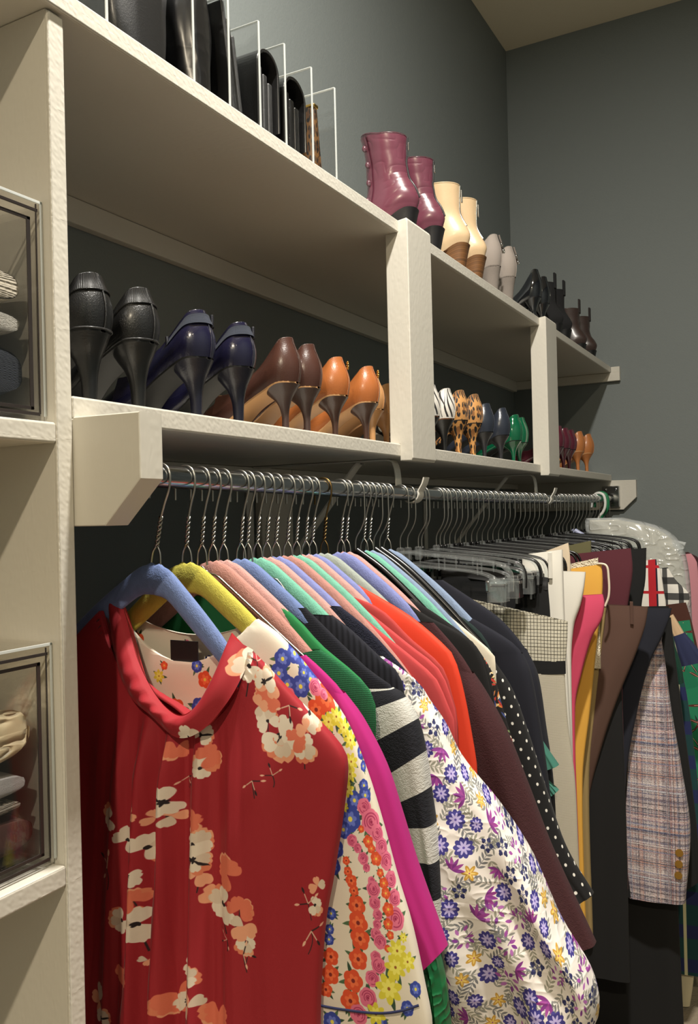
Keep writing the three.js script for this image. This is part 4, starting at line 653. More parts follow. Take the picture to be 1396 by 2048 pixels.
const purpleTex = canvasTex(1200, 1200, (c, w) => {
  c.fillStyle = '#e9e2dc'; c.fillRect(0, 0, w, w); const r = rng(77);
  const wrap = (x, y, R, f) => { for (const ox of [-w, 0, w]) for (const oy of [-w, 0, w]) if (x + ox > -R * 2 && x + ox < w + R * 2 && y + oy > -R * 2 && y + oy < w + R * 2) f(x + ox, y + oy); };
  const spray = (x, y, a, n, s, col) => { c.strokeStyle = col; c.lineWidth = 3; c.beginPath(); c.moveTo(x, y); c.lineTo(x + Math.cos(a) * n * s * 0.62, y + Math.sin(a) * n * s * 0.62); c.stroke(); for (let k = 0; k < n; k++) { const px = x + Math.cos(a) * k * s * 0.62, py = y + Math.sin(a) * k * s * 0.62; leafAt(c, px, py, s, s * 0.3, a + 0.8, col); leafAt(c, px, py, s, s * 0.3, a - 0.8, col); } leafAt(c, x + Math.cos(a) * n * s * 0.62, y + Math.sin(a) * n * s * 0.62, s, s * 0.3, a, col); };
  const cell = 100;
  for (let j = 0; j < 12; j++) for (let i = 0; i < 12; i++) { const x = (i + 0.5 + 0.5 * (r() - 0.5)) * cell, y = (j + 0.5 + 0.5 * (r() - 0.5)) * cell, a = r() * 6.28, s = 32 + 14 * r(), col = ['#8b8b86', '#77787c', '#989789'][(i + j) % 3]; wrap(x, y, 120, (X, Y) => spray(X, Y, a, 4, s, col)); }
  for (let j = 0; j < 10; j++) for (let i = 0; i < 10; i++) {
    const x = (i + 0.5 * (j % 2) + 0.25 + 0.3 * r()) * 120, y = (j + 0.25 + 0.4 * r()) * 120, a = r() * 6.28, q = Math.floor(hash(i, j, 9) * 6), R = 30 + 12 * r();
    wrap(x, y, 90, (X, Y) => {
      if (q === 0 || q === 5) { blossom(c, X, Y, R * 1.25, 10, '#3a3585', null, a, 0.42); blossom(c, X, Y, R * 0.85, 8, '#b9aee0', null, a + 0.3, 0.26); c.fillStyle = '#5a4aa0'; c.beginPath(); c.arc(X, Y, R * 0.16, 0, 7); c.fill(); }
      else if (q === 1) { blossom(c, X, Y, R * 1.2, 6, '#c89a3e', null, a, 0.34); blossom(c, X, Y, R * 0.85, 6, '#eacb72', null, a, 0.2); c.fillStyle = '#a2567c'; c.beginPath(); c.arc(X, Y, R * 0.13, 0, 7); c.fill(); }
      else if (q === 2) { for (let k = 0; k < 5; k++) { const b = a + (k - 2) * 0.55; leafAt(c, X, Y, R * 2.1, R * 0.55, b, k % 2 ? '#9a3f93' : '#7f2f86'); } }
      else if (q === 3) { for (let k = 0; k < 7; k++) { const b = a + k * 0.9, d = R * (0.35 + 0.14 * k); leafAt(c, X + d * Math.cos(b), Y + d * Math.sin(b), R * 1.05, R * 0.5, b + 0.6, ['#9a4a9e', '#7c3490', '#b06ab4'][k % 3]); } c.strokeStyle = '#7c3490'; c.lineWidth = 4; c.beginPath(); c.moveTo(X, Y); c.lineTo(X + R * 1.5 * Math.cos(a), Y + R * 1.5 * Math.sin(a)); c.stroke(); }
      else { for (let k = 0; k < 5; k++) { const b = a + k * 1.256; blossom(c, X + R * 0.9 * Math.cos(b), Y + R * 0.9 * Math.sin(b), R * 0.4, 3, '#262a5c', null, b, 0.9); c.strokeStyle = '#454a80'; c.lineWidth = 3; c.beginPath(); c.moveTo(X, Y); c.lineTo(X + R * 0.8 * Math.cos(b), Y + R * 0.8 * Math.sin(b)); c.stroke(); } }
    });
  }
}, [4, 4]);
const stripeTex = canvasTex(64, 256, (c) => { c.fillStyle = '#c6c5bf'; c.fillRect(0, 0, 64, 256); c.fillStyle = '#15161f'; c.fillRect(0, 0, 64, 128); const r = rng(3); for (let i = 0; i < 900; i++) { c.fillStyle = `rgba(255,255,255,${0.1 * r()})`; c.fillRect(r() * 64, 128 + r() * 128, 3, 2); } }, [1, 1 / 0.083]);
const dotTex = canvasTex(64, 64, (c) => { c.fillStyle = '#131214'; c.fillRect(0, 0, 64, 64); c.fillStyle = '#e8e4dc'; for (const [x, y] of [[16, 16], [48, 48]]) { c.beginPath(); c.arc(x, y, 6.2, 0, 7); c.fill(); } }, [38, 38]);
const gridTex = canvasTex(64, 64, (c) => { c.fillStyle = '#d9d2bd'; c.fillRect(0, 0, 64, 64); c.fillStyle = '#2a2620'; c.fillRect(0, 28, 64, 9); c.fillRect(28, 0, 9, 64); c.fillStyle = '#e9e3d2'; for (const [x, y] of [[4, 4], [40, 40], [4, 40], [40, 4]]) c.fillRect(x, y, 18, 18); }, [155, 155]);
const tweedTex = canvasTex(512, 512, (c, w) => {
  c.fillStyle = '#b9a9ab'; c.fillRect(0, 0, w, w); const r = rng(8), col = ['#e6dcd9', '#2b2932', '#d59a97', '#8b90b4', '#5c5260', '#cbbfc2', '#f1ece8', '#3d4468', '#c9846f'];
  for (let k = 0; k < 120; k++) { const q = Math.floor(r() * w), t = 2 + r() * 6; c.globalAlpha = 0.25 + 0.45 * r(); c.fillStyle = col[Math.floor(r() * col.length)]; c.fillRect(0, q, w, t); c.globalAlpha = 0.2 + 0.4 * r(); c.fillStyle = col[Math.floor(r() * col.length)]; c.fillRect(Math.floor(r() * w), 0, t, w); }
  c.globalAlpha = 0.35; for (let k = 0; k < 9000; k++) { c.fillStyle = k % 2 ? '#fff' : '#181418'; c.fillRect(r() * w, r() * w, 4, 2); } c.globalAlpha = 1;
}, [5, 5]);
const printTex = canvasTex(256, 256, (c, w) => { c.fillStyle = '#1b1718'; c.fillRect(0, 0, w, w); const r = rng(12), col = ['#e8dcc4', '#d9843e', '#3d4a86', '#c23a2e', '#e9c98e', '#7a8a5a']; for (let k = 0; k < 160; k++) leafAt(c, r() * w, r() * w, 24 + 16 * r(), 8, r() * 6.28, col[k % 6]); }, [9, 9]);
const jungleTex = canvasTex(512, 512, (c, w) => { c.fillStyle = '#1f7a56'; c.fillRect(0, 0, w, w); const r = rng(15); for (let k = 0; k < 60; k++) { const a = r() * 6.28, x = r() * w, y = r() * w; leafAt(c, x, y, 80 + 60 * r(), 18, a, k % 3 ? '#5a2622' : '#12382c'); c.strokeStyle = '#d9a58c'; c.lineWidth = 3; c.beginPath(); c.moveTo(x, y); c.lineTo(x + 80 * Math.cos(a), y + 80 * Math.sin(a)); c.stroke(); } }, [5, 5]);
const checkTex = canvasTex(128, 128, (c) => { c.fillStyle = '#e2ded6'; c.fillRect(0, 0, 128, 128); c.globalAlpha = 0.72; c.fillStyle = '#141416'; c.fillRect(0, 0, 128, 56); c.fillRect(0, 0, 40, 128); c.globalAlpha = 1; }, [22, 22]);
const barTex = canvasTex(64, 128, (c) => { c.fillStyle = '#0f3a3c'; c.fillRect(0, 0, 64, 128); c.fillStyle = '#1b2350'; c.fillRect(0, 40, 64, 50); c.fillStyle = '#c9c39a'; c.fillRect(50, 0, 6, 128); }, [12, 12]);
const sprigTex = canvasTex(256, 256, (c, w) => { c.fillStyle = '#cfc5a6'; c.fillRect(0, 0, w, w); const r = rng(19); for (let k = 0; k < 9; k++) leafAt(c, r() * w, r() * w, 90, 26, r() * 6.28, k % 2 ? '#7d5a3c' : '#8a7a52'); }, [6, 6]);
const varsityTex = canvasTex(64, 128, (c) => { c.fillStyle = '#e5dfd6'; c.fillRect(0, 0, 64, 128); c.fillStyle = '#b51f2a'; c.fillRect(24, 0, 22, 128); c.fillStyle = '#16162a'; c.fillRect(46, 0, 5, 128); c.fillStyle = '#b51f2a'; c.fillRect(0, 96, 64, 14); }, [16, 14]);

const F = {
  red: cloth(0xffffff, { map: redTex, roughness: 0.75 }), white: cloth(0xffffff, { map: whiteTex, roughness: 0.7 }), purple: cloth(0xffffff, { map: purpleTex, roughness: 0.65, bumpMap: again(T.wrinkle, 5), bumpScale: 0.0007 }),
  redPlain: cloth(rgb(196, 40, 48), { roughness: 0.75 }),
  magenta: cloth(rgb(176, 30, 118)), greenDark: knitted(rgb(30, 104, 64), 60, 0.0012), greenBright: cloth(rgb(34, 122, 66)), greenSatin: cloth(rgb(20, 104, 58), { roughness: 0.4, bumpMap: again(T.wrinkle, 5), bumpScale: 0.002 }),
  stripe: cloth(0xffffff, { map: stripeTex, bumpMap: again(T.fuzz, 8), bumpScale: 0.001 }), navyYoke: knitted(rgb(25, 26, 36), 60), navyKnit: cloth(rgb(27, 28, 46), { bumpMap: again(T.fuzz, 10), bumpScale: 0.002, roughness: 1 }), navyRib: cloth(rgb(26, 27, 38), { bumpMap: again(T.rib, 30, 30), bumpScale: 0.001 }),
  coral: cloth(rgb(196, 70, 72)), coralDark: cloth(rgb(176, 62, 60)), orange: cloth(rgb(226, 62, 30), { roughness: 0.7 }), maroon: cloth(rgb(62, 28, 32), { bumpMap: again(T.fuzz, 10), bumpScale: 0.0008 }), black: cloth(rgb(20, 19, 20)), blackWool: cloth(rgb(16, 16, 17), { sheen: 0.1 }),
  print: cloth(0xffffff, { map: printTex }), cream: cloth(rgb(226, 216, 196)), dots: cloth(0xffffff, { map: dotTex }), greenBlack: cloth(rgb(24, 42, 40)), navyBlazer: cloth(rgb(23, 24, 36)), teal: cloth(rgb(58, 112, 98)),
  tweedGrid: cloth(0xffffff, { map: gridTex, bumpMap: again(T.knit, 50), bumpScale: 0.0008 }), canvas: cloth(rgb(196, 188, 170), { bumpMap: again(T.knit, 60), bumpScale: 0.0005 }), white2: cloth(rgb(226, 222, 212)), yellow: cloth(rgb(222, 168, 70)), pinkPants: cloth(rgb(206, 72, 104)), khaki: cloth(rgb(150, 128, 84)), olive: cloth(rgb(96, 92, 62)), beige: cloth(rgb(214, 196, 170)), sprig: cloth(0xffffff, { map: sprigTex }),
  burgundy: cloth(rgb(84, 34, 44)), brown: cloth(rgb(86, 62, 52)), navyPants: cloth(rgb(28, 30, 42)), tweed: cloth(0xffffff, { map: tweedTex, bumpMap: again(T.fuzz, 12), bumpScale: 0.002 }), jungle: cloth(0xffffff, { map: jungleTex }), check: cloth(0xffffff, { map: checkTex }), bars: cloth(0xffffff, { map: barTex }), varsity: cloth(0xffffff, { map: varsityTex }),
  pinkTop: cloth(rgb(206, 142, 152)), tan: cloth(rgb(196, 166, 132)), navySleeve: cloth(rgb(38, 44, 78)), greenKnit: knitted(rgb(14, 66, 50), 60, 0.0014), lace: cloth(rgb(214, 204, 180), { bumpMap: again(T.fuzz, 4), bumpScale: 0.006 }), brownPrint: cloth(rgb(74, 40, 30), { map: null }),
};
const VEL = { blue: velvet(rgb(120, 140, 192)), yellow: velvet(rgb(206, 196, 84)), pink: velvet(rgb(208, 160, 154)), rose: velvet(rgb(196, 142, 132)), mint: velvet(rgb(124, 192, 168)), periwinkle: velvet(rgb(136, 144, 202)), sage: velvet(rgb(168, 176, 168)), powder: velvet(rgb(142, 160, 190)) };
const clearSolid = phys(rgb(248, 250, 250), { roughness: 0.04, transmission: 0.95, ior: 1.49 });

// ---------------------------------------------------------------- hangers (local origin: rod axis)
const hookArc = (down, zEnd = 0) => { const p = [], R = ROD_R + 0.0018; p.push([0, -0.026, -R - 0.0004]); p.push([0, -0.008, -R]); for (let a = 180; a >= 0; a -= 20) p.push([0, R * Math.sin(a * Math.PI / 180), R * Math.cos(a * Math.PI / 180)]); for (const q of down) p.push([0, q[0], q[1]]); void zEnd; return p; };
const twistHook = tube(hookArc([[-0.012, 0.0143], [-0.03, 0.0085], [-0.05, 0.003]]), 0.00145, 44, 6);
const twistNeck = (() => {
  const g = []; for (const s of [0, Math.PI]) { const P = []; for (let i = 0; i <= 26; i++) { const t = i / 26, a = s + t * 3.2 * Math.PI * 2; P.push(V(0.0018 * Math.cos(a), lerp(-0.046, -0.082, t), 0.0018 * Math.sin(a) + lerp(0.0042, 0, t))); } g.push(tube(P, 0.00125, 60, 5)); }
  for (const s of [-1, 1]) g.push(tube([[0, -0.081, s * 0.001], [0, -0.088, s * 0.0055], [0, -0.106, s * 0.0078]], 0.0013, 10, 5)); return merge(g);
})();
const plainHook = tube(hookArc([[-0.02, 0.0155], [-0.048, 0.0145], [-0.062, 0.009], [-0.078, -0.001], [-0.086, -0.003], [-0.102, -0.003]]), 0.0013, 50, 6);
const DROP = curve([[0, 0], [0.02, 0.003], [0.045, 0.02], [0.1, 0.064], [0.15, 0.112], [0.19, 0.156], [0.207, 0.178]]);
const velvetBody = grid(18, 64, (u, v) => {
  const a = u * Math.PI * 2, s = 2 * v - 1, z = s * 0.207, d = Math.abs(z), drop = DROP(d), e = Math.pow(Math.max(0, 1 - Math.pow(Math.abs(s), 14)), 0.5);
  const hh = lerp(0.0175, 0.011, smooth(0.05, 0.2, d)) * e, yc = -0.103 - drop - lerp(0.0175, 0.011, smooth(0.05, 0.2, d)), peg = 0.004 * Math.exp(-(((d - 0.0078) / 0.003) ** 2)) * Math.max(0, Math.sin(a)), sl = 1;
  return [lerp(0.0062, 0.0045, smooth(0.06, 0.16, d)) * e * Math.cos(a), yc + hh * Math.sin(a) / sl + peg, z, u * 0.09, v * 0.42];
}, true);
const hangers = [];
function velvetHanger(x, color, label, turn = 0, hookMat = M.wire) {
  const o = thing('velvet_hanger', label, 'hanger', [x, rodY(x), ROD_Z], turn, 'velvet hangers on the rod');
  part(o, 'body', velvetBody, VEL[color]); part(o, 'hook', twistHook, hookMat); part(o, 'twisted_neck', twistNeck, hookMat); hangers.push(o); return o;
}
function wireHanger(x, label, tips) {
  const o = thing('wire_hanger', label, 'hanger', [x, rodY(x), ROD_Z], 0, 'wire hangers on the rod');
  part(o, 'hook', twistHook, M.wire); part(o, 'twisted_neck', twistNeck, M.wire);
  const k = tips ? [[0, -0.11, 0], [0, -0.124, 0.005], [0, -0.128, 0.045], [0, -0.135, 0.052], [0, -0.193, 0.1], [0, -0.245, 0.17]] : [[0, -0.108, 0], [0, -0.116, 0.01], [0, -0.118, 0.022], [0, -0.222, 0.16], [0, -0.24, 0.175]];
  part(o, 'frame', merge([polyTube(k, 0.0013, 6), polyTube(k.map((p) => [p[0], p[1], -p[2]]), 0.0013, 6), polyTube([[0, k[k.length - 1][1], -k[k.length - 1][2]], [0, k[k.length - 1][1] - 0.003, 0], [0, k[k.length - 1][1], k[k.length - 1][2]]], 0.0013, 6)]), M.wire);
  if (tips) for (const s of [-1, 1]) part(o, 'padded_tip', tube([[0, -0.19, s * 0.097], [0, -0.2, s * 0.106], [0, -0.218, s * 0.124]], 0.0045, 10, 8), M.whitePlastic, 'white foam tip');
  hangers.push(o); return o;
}
// clip hanger: bar with turned-down ends, ribs, a clip at each end and a metal hook
const clipBar = (() => {
  const P = [[0, -0.178, 0.2], [0, -0.15, 0.2], [0, -0.135, 0.192], [0, -0.127, 0.17], [0, -0.112, 0.03], [0, -0.109, 0]], full = [...P, ...P.slice(0, -1).reverse().map((p) => [p[0], p[1], -p[2]])];
  const Q = full.map((p) => [0, p[1] - 0.022 - (Math.abs(p[2]) > 0.18 ? 0.006 : 0), p[2] * 0.93]), g = [tube(full, 0.003, 70, 6), tube(Q, 0.0024, 60, 6)];
  for (let k = -4; k <= 4; k += 2) g.push(rbox(0.002, 0.022, 0.003, 0, -0.124 - Math.abs(k) * 0.0035, k * 0.036, 0.001, 1)); g.push(rbox(0.012, 0.026, 0.014, 0, -0.113, -0.003, 0.004, 2)); return merge(g);
})();
const clipJaw = (s) => merge([rbox(0.006, 0.036, 0.03, -0.006, -0.178, s * 0.178, 0.002, 1), rbox(0.006, 0.036, 0.03, 0.006, -0.178, s * 0.178, 0.002, 1), rbox(0.018, 0.01, 0.024, 0, -0.16, s * 0.178, 0.002, 1)]);
const clipSpring = (s) => merge([rbox(0.021, 0.02, 0.009, 0, -0.168, s * 0.164, 0.003, 1), (() => { const g = new THREE.CylinderGeometry(0.003, 0.003, 0.03, 10); g.rotateX(Math.PI / 2); g.translate(0, -0.167, s * 0.178); return g; })()]);
const jawL = clipJaw(-1), jawR = clipJaw(1), spL = clipSpring(-1), spR = clipSpring(1);
function clipHanger(x, kind, label, turn = 0, dz = 0) {
  const o = thing('clip_hanger', label, 'hanger', [x, rodY(x), ROD_Z], turn, kind === 'black' ? 'black clip hangers on the rod' : 'clear clip hangers on the rod'), m = kind === 'black' ? M.blackPlastic : clearSolid;
  part(o, 'hook', plainHook, M.wire); part(o, 'bar', clipBar, m); for (const g of [jawL, jawR]) { const j = part(o, 'clip', g, m); part(j, 'clip_spring', g === jawL ? spL : spR, M.chrome, 'chrome clip spring'); } void dz; hangers.push(o); return o;
}
function plasticHanger(x, mat, label, fat) {
  const o = thing('plastic_hanger', label, 'hanger', [x, rodY(x), ROD_Z], 0), r = fat || 0.004;
  if (mat === M.blackPlastic || mat === M.lilacPlastic) part(o, 'hook', plainHook, M.wire); else part(o, 'hook', tube([[0, -0.03, -0.024], [0, 0, -0.021], [0, 0.014, -0.015], [0, 0.021, 0], [0, 0.014, 0.016], [0, -0.004, 0.022], [0, -0.03, 0.021], [0, -0.05, 0.012], [0, -0.064, 0], [0, -0.1, 0]], r, 50, 8), mat);
  const arm = [[0, -0.1, 0], [0, -0.13, 0.045], [0, -0.178, 0.1], [0, -0.228, 0.15], [0, -0.27, 0.187], [0, -0.28, 0.18]]; part(o, 'arms', merge([tube(arm, r, 30, 8), tube(arm.map((p) => [p[0], p[1], -p[2]]), r, 30, 8), tube([[0, -0.28, -0.18], [0, -0.28, 0.18]], r, 8, 8)]), mat); hangers.push(o); return o;
}

// ---------------------------------------------------------------- garments: closed sections between a left and a right outline
function piece(rows, x, o = {}) {
  const cum = [0]; for (let i = 1; i < rows.length; i++) cum.push(cum[i - 1] + Math.max(Math.hypot(rows[i][2] - rows[i - 1][2], rows[i][3] - rows[i - 1][3]), Math.hypot(rows[i][0] - rows[i - 1][0], rows[i][1] - rows[i - 1][1])));
  const tot = cum[cum.length - 1], col = [0, 1, 2, 3, 4].map((k) => curve(rows.map((r, i) => [cum[i] / tot, r[k]])));
  const nv = o.nv || Math.max(10, Math.min(46, Math.round(tot / 0.014))), nu = o.nu || 44, [pz, px] = o.e || [0.75, 0.6];
  return grid(nu, nv, (u, v) => {
    const a = u * Math.PI * 2, ct = Math.cos(a), st = Math.sin(a), zl = col[0](v), yl = col[1](v), zr = col[2](v), yr = col[3](v), t = Math.max(0.001, col[4](v));
    const s = Math.sign(ct) * Math.pow(Math.abs(ct), pz), k = (s + 1) / 2, z = lerp(zl, zr, k); let y = lerp(yl, yr, k);
    const depth = Math.sign(st) * Math.pow(Math.abs(st), px); let dx = -t * depth;
    if (o.fold) dx += o.fold(z, y, s, v, depth) * Math.min(1, Math.abs(depth) * 1.6);
    if (o.flat !== undefined) dx += t - o.flat;
    if (o.top) y = Math.min(y, o.top(z, depth > 0));
    if (o.hem && v === 1) y += o.hem(s);
    return [x + dx, y, z, o.loft ? k * Math.hypot(zr - zl, yr - yl) + (depth < 0 ? 0.3 : 0) : z + s * t * (1 - depth), o.loft ? v * tot + (o.v0 || 0) : y];
  }, true);
}
const waves = (amp, n, seed, grow = 1) => (z, y, s, v) => amp * Math.pow(v, 0.7) * grow * (Math.sin(s * n + seed) + 0.5 * Math.sin(s * n * 2.1 + seed * 2 + v * 2) + 0.4 * Math.sin(v * 9 + s * 4 + seed));
const dipped = (rows, drop) => { const [zl, y0, zr] = rows[0], zc = (zl + zr) / 2, hw = (zr - zl) / 2; return (z, front) => y0 + 0.001 - (front ? drop : drop * 0.45) * Math.max(0, 1 - ((z - zc) / hw) ** 2) + (Math.abs(z - zc) > hw ? 9 : 0); };
let garmentNo = 0;
function garment(name, label, cat, x, mat, list, group) {
  const o = thing(name, label, cat, [0, 0, 0], 0, group); garmentNo++;
  for (const q of list) { const rows = ROWS[q.rows]; part(o, q.part || 'body', piece(rows, q.x ?? x, { fold: waves(q.amp ?? 0.002, q.n ?? 9, garmentNo * 1.7 + (q.seed || 0)), top: q.drop ? dipped(rows, q.drop) : undefined, ...q }), q.mat || mat, q.label); }
  return o;
}

// ---- the red blouse in front
velvetHanger(0.133, 'blue', 'blue velvet hanger holding the red floral blouse', -0.04).rotation.x = 0.1;
{
  const COLLAR = [[0.14, 0.375, 1.159, 0.358, 1.148], [0.128, 0.398, 1.126, 0.375, 1.102], [0.115, 0.423, 1.09, 0.399, 1.069], [0.103, 0.454, 1.06, 0.428, 1.047], [0.097, 0.481, 1.041, 0.461, 1.032], [0.093, 0.506, 1.036, 0.5, 1.013], [0.095, 0.527, 1.051, 0.533, 1.023], [0.103, 0.542, 1.08, 0.561, 1.053], [0.118, 0.547, 1.108, 0.572, 1.081], [0.133, 0.545, 1.122, 0.576, 1.106]];
  const o = thing('blouse', 'red floral blouse with a gathered neckline and white and coral blossoms', 'blouse'), rows = ROWS.red;
  const edge = curve(COLLAR.map((c) => [c[3], c[4]]));
  const top = (z, front) => (z > 0.358 && z < 0.576 ? edge(z) + (front ? 0.006 : 0.002) : z <= 0.358 ? 1.15 : 1.11);
  const fold = (z, y, s, v, d) => {   // gathers fan out below the neckline, then hang as long soft pleats
    if (d < 0) return 0;
    const c = 0.47 - 0.05 * Math.max(0, 1.03 - y), f = (z - c) / (1 + 0.7 * Math.max(0, 1.03 - y)), win = Math.exp(-((f / 0.062) ** 2)), on = smooth(1.06, 0.95, y);
    const pleat = Math.pow(0.5 + 0.5 * Math.sin(f * 165 + 0.8 + 1.2 * Math.sin(y * 4)), 1.4), fine = Math.sin(f * 610 + 2);
    return -win * (0.03 * on * pleat + 0.0025 * fine * smooth(1.04, 1.0, y)) - 0.008 * on * Math.exp(-(((z - 0.59 + (1.0 - y) * 0.2) / 0.022) ** 2)) * smooth(0.8, 0.92, y) - 0.004 * on * Math.sin((z - 0.3) * 60 + 3 * y) * (z < 0.4 ? 1 : 0);
  };
  part(o, 'body', piece(rows, 0.128, { top, fold, flat: 0.012, nu: 440, nv: 64, e: [0.85, 0.55] }), F.red);
  const K = [0, 1, 2, 3, 4].map((k) => curve(COLLAR.map((c, i) => [i / 9, c[k]])));
  part(o, 'collar', grid(90, 12, (u, v) => {   // soft band that rolls over along the neckline, gathered on its low side
    const z = lerp(K[1](u), K[3](u), v), y = lerp(K[2](u), K[4](u), v), g = 0.0022 * Math.sin(u * 95) * smooth(0.15, 0.3, u) * (1 - smooth(0.5, 0.62, u)), roll = Math.sin(Math.PI * clamp(v * 1.05));
    return [K[0](u) - 0.007 * roll + (v < 0.08 ? 0.004 : 0) + g * roll - 0.002, y + 0.002 * roll, z, z, y];
  }), F.red, 'rolled gathered collar band');
  part(o, 'collar_lining', grid(60, 4, (u, v) => [K[0](u) + lerp(0.002, 0.03, v), K[2](u) - 0.03 * v + 0.001, K[1](u) + lerp(0, K[1](u) < 0.5 ? -0.012 : 0.01, v), u * 0.3, v * 0.05]), F.redPlain);
}
// ---- white dress with painted flowers
velvetHanger(0.177, 'yellow', 'yellow velvet hanger holding the white flowered dress');
{
  const o = garment('dress', 'white dress printed with blue, red, pink and yellow flowers', 'dress', 0.177, F.white, [{ rows: 'white', drop: 0.055, amp: 0.0035, n: 7, nu: 70 }]);
  const whiteTag = canvasTex(96, 96, (c) => { c.fillStyle = '#cfc6c4'; c.fillRect(0, 0, 96, 96); c.fillStyle = '#3a3638'; c.font = '40px sans-serif'; c.fillText('Ca', 26, 58); });
  const g = rbox(0.001, 0.026, 0.042, 0.166, 1.092, 0.452, 0.0004, 1); part(o, 'neck_label', g, std(rgb(16, 16, 18), { roughness: 0.7 }), 'black woven neck label');
  const face = new THREE.PlaneGeometry(0.03, 0.026); face.rotateY(-Math.PI / 2); face.translate(0.167, 1.075, 0.5); part(o, 'price_tag', face, std(0xffffff, { map: whiteTag, side: THREE.DoubleSide }), 'pale tag lettered Ca');
  part(o, 'hem_piping', tube([[0.1535, 0.724, 0.63], [0.153, 0.727, 0.66], [0.1528, 0.735, 0.708], [0.154, 0.743, 0.732], [0.163, 0.748, 0.748]], 0.0013, 30, 6), cloth(rgb(34, 40, 78)), 'dark blue piping above the sleeve hem');
  part(o, 'size_label', rbox(0.001, 0.02, 0.014, 0.166, 1.07, 0.447, 0.0004, 1), std(rgb(18, 18, 20)));
}
wireHanger(0.206, 'thin wire hanger holding the magenta dress', false);
garment('dress', 'plain magenta pink dress with short sleeves', 'dress', 0.205, F.magenta, [{ rows: 'magenta', drop: 0.03, amp: 0.001 }, { part: 'sleeve', rows: 'magenta_sleeve', amp: 0.0015, n: 5 }]);
velvetHanger(0.228, 'rose', 'dusty rose velvet hanger holding the dark green knit');
garment('knit_top', 'dark green glittery knit top with wide neck', 'sweater', 0.228, F.greenDark, [{ rows: 'green_dark', drop: 0.02, amp: 0.001 }]);
velvetHanger(0.25, 'pink', 'pink velvet hanger holding the bright green blouse');
garment('blouse', 'bright green blouse with satin sleeve ends', 'blouse', 0.25, F.greenBright, [{ rows: 'green_bright', amp: 0.001 }, { part: 'sleeve', rows: 'green_sleeve', mat: F.greenSatin, amp: 0.003, label: 'satin sleeve' }]);
velvetHanger(0.288, 'blue', 'blue velvet hanger holding the striped sweater');
garment('sweater', 'navy and grey wide striped sweater', 'sweater', 0.288, F.navyYoke, [{ rows: 'stripe', part: 'yoke', amp: 0.001 }, { part: 'sleeve', rows: 'stripe_sleeve', mat: F.stripe, loft: true, v0: 0.035, amp: 0.002, n: 4, label: 'grey and navy striped sleeve' }]);
wireHanger(0.303, 'bent wire hanger with white foam tips', true);
velvetHanger(0.326, 'mint', 'mint green velvet hanger holding the navy ribbed cardigan');
garment('cardigan', 'navy ribbed cardigan beside the striped sweater', 'cardigan', 0.312, F.navyRib, [{ rows: 'navy_a', amp: 0.0012 }]);
garment('blouse', 'white blouse printed with purple flowers and puffed sleeve', 'blouse', 0.335, F.purple, [{ rows: 'purple', amp: 0.001 }, { part: 'sleeve', rows: 'purple_sleeve', amp: 0.006, n: 5, nu: 72, label: 'full puffed sleeve', fold: (z, y, s, v, d) => -0.012 * Math.sin(s * 3.2 + 5 * v + 0.6) * smooth(0.25, 0.6, v) - 0.008 * Math.sin(s * 8 - 9 * v) * smooth(0.4, 0.8, v) - 0.007 * Math.sin(14 * v + 3 * s) * smooth(0.7, 1, v) + 0 * d }]);
velvetHanger(0.349, 'pink', 'pink velvet hanger holding the fuzzy navy sweater');
garment('sweater', 'fuzzy dark navy sweater behind the purple flowered blouse', 'sweater', 0.352, F.navyKnit, [{ rows: 'navy_knit', amp: 0.001 }]);
velvetHanger(0.372, 'periwinkle', 'periwinkle velvet hanger almost hidden between pink hangers');
velvetHanger(0.402, 'rose', 'dusty rose velvet hanger holding the coral top with seams');
{
  const o = garment('top', 'coral red seamed top behind the fuzzy navy sweater', 'top', 0.41, F.coral, [{ rows: 'coral_a', amp: 0.001 }]);
  part(o, 'shoulder_pleats', grid(24, 8, (u, v) => [0.4005 + 0.0015 * Math.sin(v * 30), lerp(1.112, 1.083, u) - 0.012 * v, lerp(0.545, 0.588, u) - 0.004 * v, u, v]), cloth(rgb(104, 36, 42)), 'wine red pleats');
}
velvetHanger(0.426, 'mint', 'mint green velvet hanger holding the coral cardigan');
garment('cardigan', 'coral red cardigan on a mint hanger', 'cardigan', 0.43, F.coral, [{ rows: 'coral_b', amp: 0.001 }]);
velvetHanger(0.452, 'pink', 'pink velvet hanger holding the darker coral blouse');
garment('blouse', 'darker coral draped blouse beside the orange top', 'blouse', 0.45, F.coralDark, [{ rows: 'coral_c', amp: 0.0015 }]);
velvetHanger(0.472, 'periwinkle', 'periwinkle velvet hanger holding the bright orange top');
garment('top', 'bright orange red top with a shoulder seam', 'top', 0.475, F.orange, [{ rows: 'orange', amp: 0.0022, n: 6 }]);
velvetHanger(0.507, 'sage', 'grey sage velvet hanger holding the maroon sweater', 0, M.bronze);
garment('sweater', 'dark maroon long sleeved sweater', 'sweater', 0.51, F.maroon, [{ rows: 'maroon', amp: 0.001 }, { part: 'sleeve', rows: 'maroon_sleeve', amp: 0.003, n: 4 }]);
velvetHanger(0.56, 'periwinkle', 'periwinkle velvet hanger holding the plain black top');
garment('top', 'plain black top beside the maroon sweater', 'top', 0.562, F.black, [{ rows: 'black_a', amp: 0.001 }]);
velvetHanger(0.578, 'pink', 'pink velvet hanger holding the black cardigan');
garment('cardigan', 'black ribbed cardigan next to the cream blouse', 'cardigan', 0.582, F.black, [{ rows: 'black_b', amp: 0.001 }]);
plasticHanger(0.615, M.blackPlastic, 'glossy black plastic hanger near the mint hanger', 0.006);
velvetHanger(0.64, 'mint', 'mint green velvet hanger holding the multicoloured print top');
garment('top', 'black top with multicoloured leaf print and ruffles', 'top', 0.64, F.print, [{ rows: 'print', amp: 0.003, n: 14 }]);
